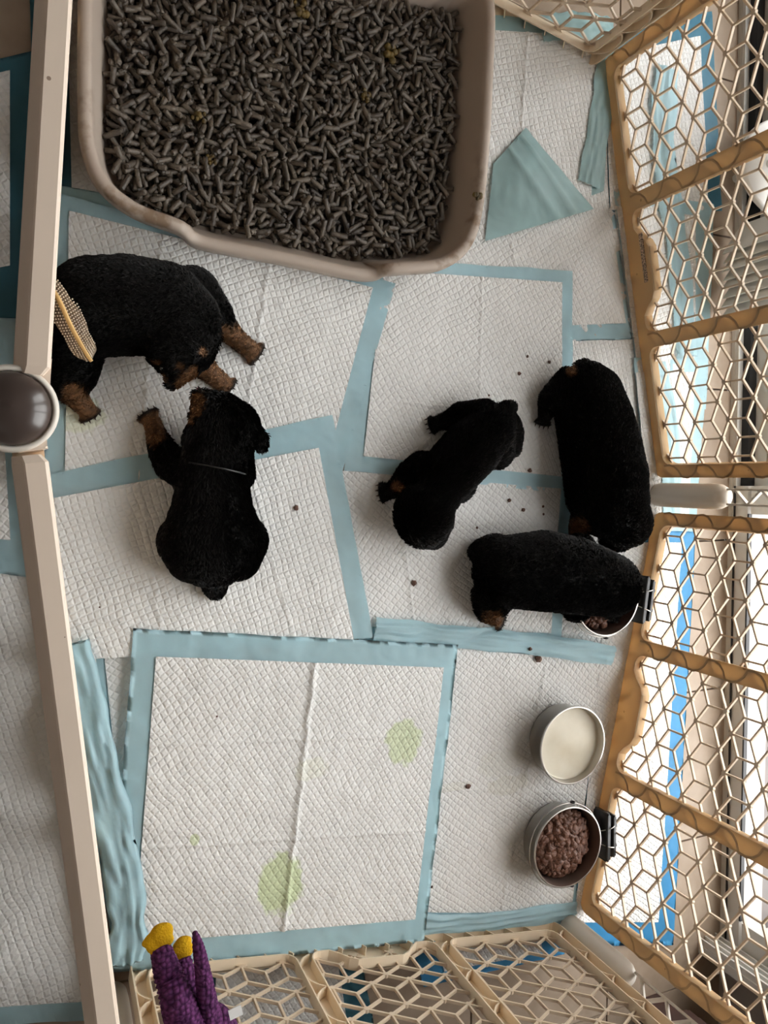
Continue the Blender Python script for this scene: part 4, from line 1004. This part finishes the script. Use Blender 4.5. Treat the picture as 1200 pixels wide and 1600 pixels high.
def yarn(pts, rp_, m, name, parent, turns=.0042, n=20):
    "tube with rows of stitches standing proud"
    C = catmull([U(*p) for p in pts], 26); R_ = [PM(*p, rr) for p, rr in zip(pts, rp_)]
    rad = []; L_ = 0
    for i, c in enumerate(C):
        t = i/(len(C)-1)*(len(pts)-1); k = min(int(t), len(pts)-2); r = R_[k]*(1-(t-k))+R_[k+1]*(t-k)
        if i: L_ += (C[i]-C[i-1]).length
        rad.append(r*(1+.07*sin(2*pi*L_/turns)))
    e = 5
    for k in range(e): rad[k] *= sqrt(1-((e-k)/(e+.3))**2)
    bm = bmesh.new(); tube(bm, C, rad, n)
    o = from_bm(name, bm, m, None, True); local(o, parent); return o
ZT = .56
toy = empty('crocheted_toy', U(320, 1640, ZT)); tag(toy, 'purple crocheted toy with yellow felt feet hanging at the lower left rail', 'toy')
yarn([(249, 1476, ZT, ), (262, 1520, ZT), (276, 1560, ZT+.01), (292, 1610, ZT+.01)], [14, 21, 25, 30], M_purple, 'leg', toy)
yarn([(286, 1496, ZT-.03), (294, 1530, ZT-.02), (305, 1570, ZT-.01), (315, 1610, ZT)], [12, 14, 16, 22], M_purple, 'leg', toy)
yarn([(304, 1455, ZT+.02), (310, 1480, ZT+.02), (317, 1520, ZT+.015), (324, 1570, ZT+.01), (330, 1620, ZT)], [3.5, 9, 12, 16, 26], M_purple, 'tail', toy)
bm = bmesh.new(); v = bmesh.ops.create_uvsphere(bm, u_segments=40, v_segments=32, radius=1)['verts']
for w in v: w.co *= 1+.02*sin(w.co.z*40)
c = U(322, 1640, ZT-.005); rr = PM(322, 1640, ZT, 1); bmesh.ops.transform(bm, matrix=Matrix.Translation(c) @ Matrix.Diagonal((rr*54, rr*72, rr*44, 1)), verts=v)
o = from_bm('body', bm, M_purple, None, True); local(o, toy)
def foot(pts, zs=.6):
    bm = bmesh.new()
    for x, y, z, r in pts:
        vv = bmesh.ops.create_icosphere(bm, subdivisions=3, radius=PM(x, y, z, r))['verts']; bmesh.ops.transform(bm, matrix=Matrix.Translation(U(x, y, z)) @ Matrix.Diagonal((1, 1, zs, 1)), verts=vv)
    me = bpy.data.meshes.new('foot'); bm.to_mesh(me); bm.free(); o = bpy.data.objects.new('foot', me); COL.objects.link(o)
    md = o.modifiers.new('r', 'REMESH'); md.mode = 'VOXEL'; md.voxel_size = .0012; md = o.modifiers.new('s', 'SMOOTH'); md.iterations = 5
    me2 = bpy.data.meshes.new_from_object(o.evaluated_get(bpy.context.evaluated_depsgraph_get())); bpy.data.objects.remove(o)
    o = link('foot', me2, M_felt, None, True); o['label'] = 'yellow felt foot'; local(o, toy)
foot([(252, 1460, ZT, 18), (238, 1470, ZT, 13), (228, 1474, ZT, 7), (257, 1455, ZT, 14), (262, 1468, ZT, 10), (246, 1484, ZT, 12), (240, 1478, ZT, 12)])
foot([(286, 1475, ZT-.03, 13), (290, 1484, ZT-.03, 13), (280, 1480, ZT-.03, 11), (284, 1496, ZT-.03, 10), (292, 1470, ZT-.03, 8)])
bm = bmesh.new(); q = U(368, 1582, ZT+.01); box(bm, q, (.012, .010, .0008), Matrix.Rotation(.2, 3, 'Z')); o = from_bm('fabric_tag', bm, M_white); o['label'] = 'tiny white sewn tag'; local(o, toy)
bm = bmesh.new(); ra, rb = U(290, 1690, ZT), U(200, 1700, PH+.004); tube(bm, catmull([ra, (ra+rb)/2+Vector((0, 0, .03)), rb, U(172, 1702, PH+.002), U(140, 1702, PH-.02)], 8), .004, 10); o = from_bm('arm', bm, M_purple, None, True); local(o, toy)

# ------------------------------------------------------------------ beaded leaf under the rail
LZ = .585
lf = empty('beaded_leaf', U(95, 480, LZ)); tag(lf, 'small cream beaded leaf ornament poking out from under the left rail', 'ornament')
axis = [(66, 432), (90, 466), (112, 512), (132, 548), (143, 565)]
AX = catmull([U(x, y, LZ) for x, y in axis], 10)
def halfw(t, side):
    w = .0035+.0082*sin(pi*min(1, t*1.02))**.8
    lobes = .80+.22*abs(sin(t*pi*3.0+(0.4 if side > 0 else 1.2)))
    return w*lobes*(1 if t < .82 else max(.12, (1-t)/.18))*(1.05 if side > 0 else .85)
bm = bmesh.new(); rows = []
for i, c in enumerate(AX):
    t = i/(len(AX)-1); d = (AX[min(i+1, len(AX)-1)]-AX[max(i-1, 0)]).normalized(); nn = Vector((-d.y, d.x, 0))
    rows.append([bm.verts.new(c+nn*halfw(t, 1 if s > 0 else -1)*s+Vector((0, 0, -.003*s*s))) for s in (-1, -.5, 0, .5, 1)])
for a, b in zip(rows, rows[1:]):
    for k in range(4): bm.faces.new((a[k], a[k+1], b[k+1], b[k]))
bmesh.ops.solidify(bm, geom=bm.faces[:], thickness=.0015)
M_bead = mat('cream_bead', (.82, .69, .52), .25, spec=.6, col2=(.62, .52, .44), noise_scale=60); M_leaf = mat('leaf_felt', (.32, .24, .17), .8)
o = from_bm('leaf_blade', bm, M_leaf, None); local(o, lf)
bm = bmesh.new()
for i in range(0, len(AX)-1):
    for h2 in (0,):
        t = (i+h2)/(len(AX)-1); c = AX[i].lerp(AX[i+1], h2); d = (AX[i+1]-AX[i]).normalized(); nn = Vector((-d.y, d.x, 0))
        for sgn in (-1, 1):
            w = halfw(t, sgn); k = .0024
            while k < w+.0008:
                vv = bmesh.ops.create_icosphere(bm, subdivisions=1, radius=.00078)['verts']; bmesh.ops.translate(bm, vec=c+nn*sgn*k-d*k*.35+Vector((random.uniform(-1, 1)*.0002, 0, .0006-.003*(k/w)**2)), verts=vv); k += .0019
o = from_bm('bead', bm, M_bead, None, True); o['kind'] = 'stuff'; local(o, lf)
bm = bmesh.new(); tube(bm, [p+Vector((0, 0, .001)) for p in AX], [.0022-.0008*i/len(AX) for i in range(len(AX))], 8); o = from_bm('stem', bm, mat('yellow_stem', (.66, .42, .16), .4), None, True); local(o, lf)
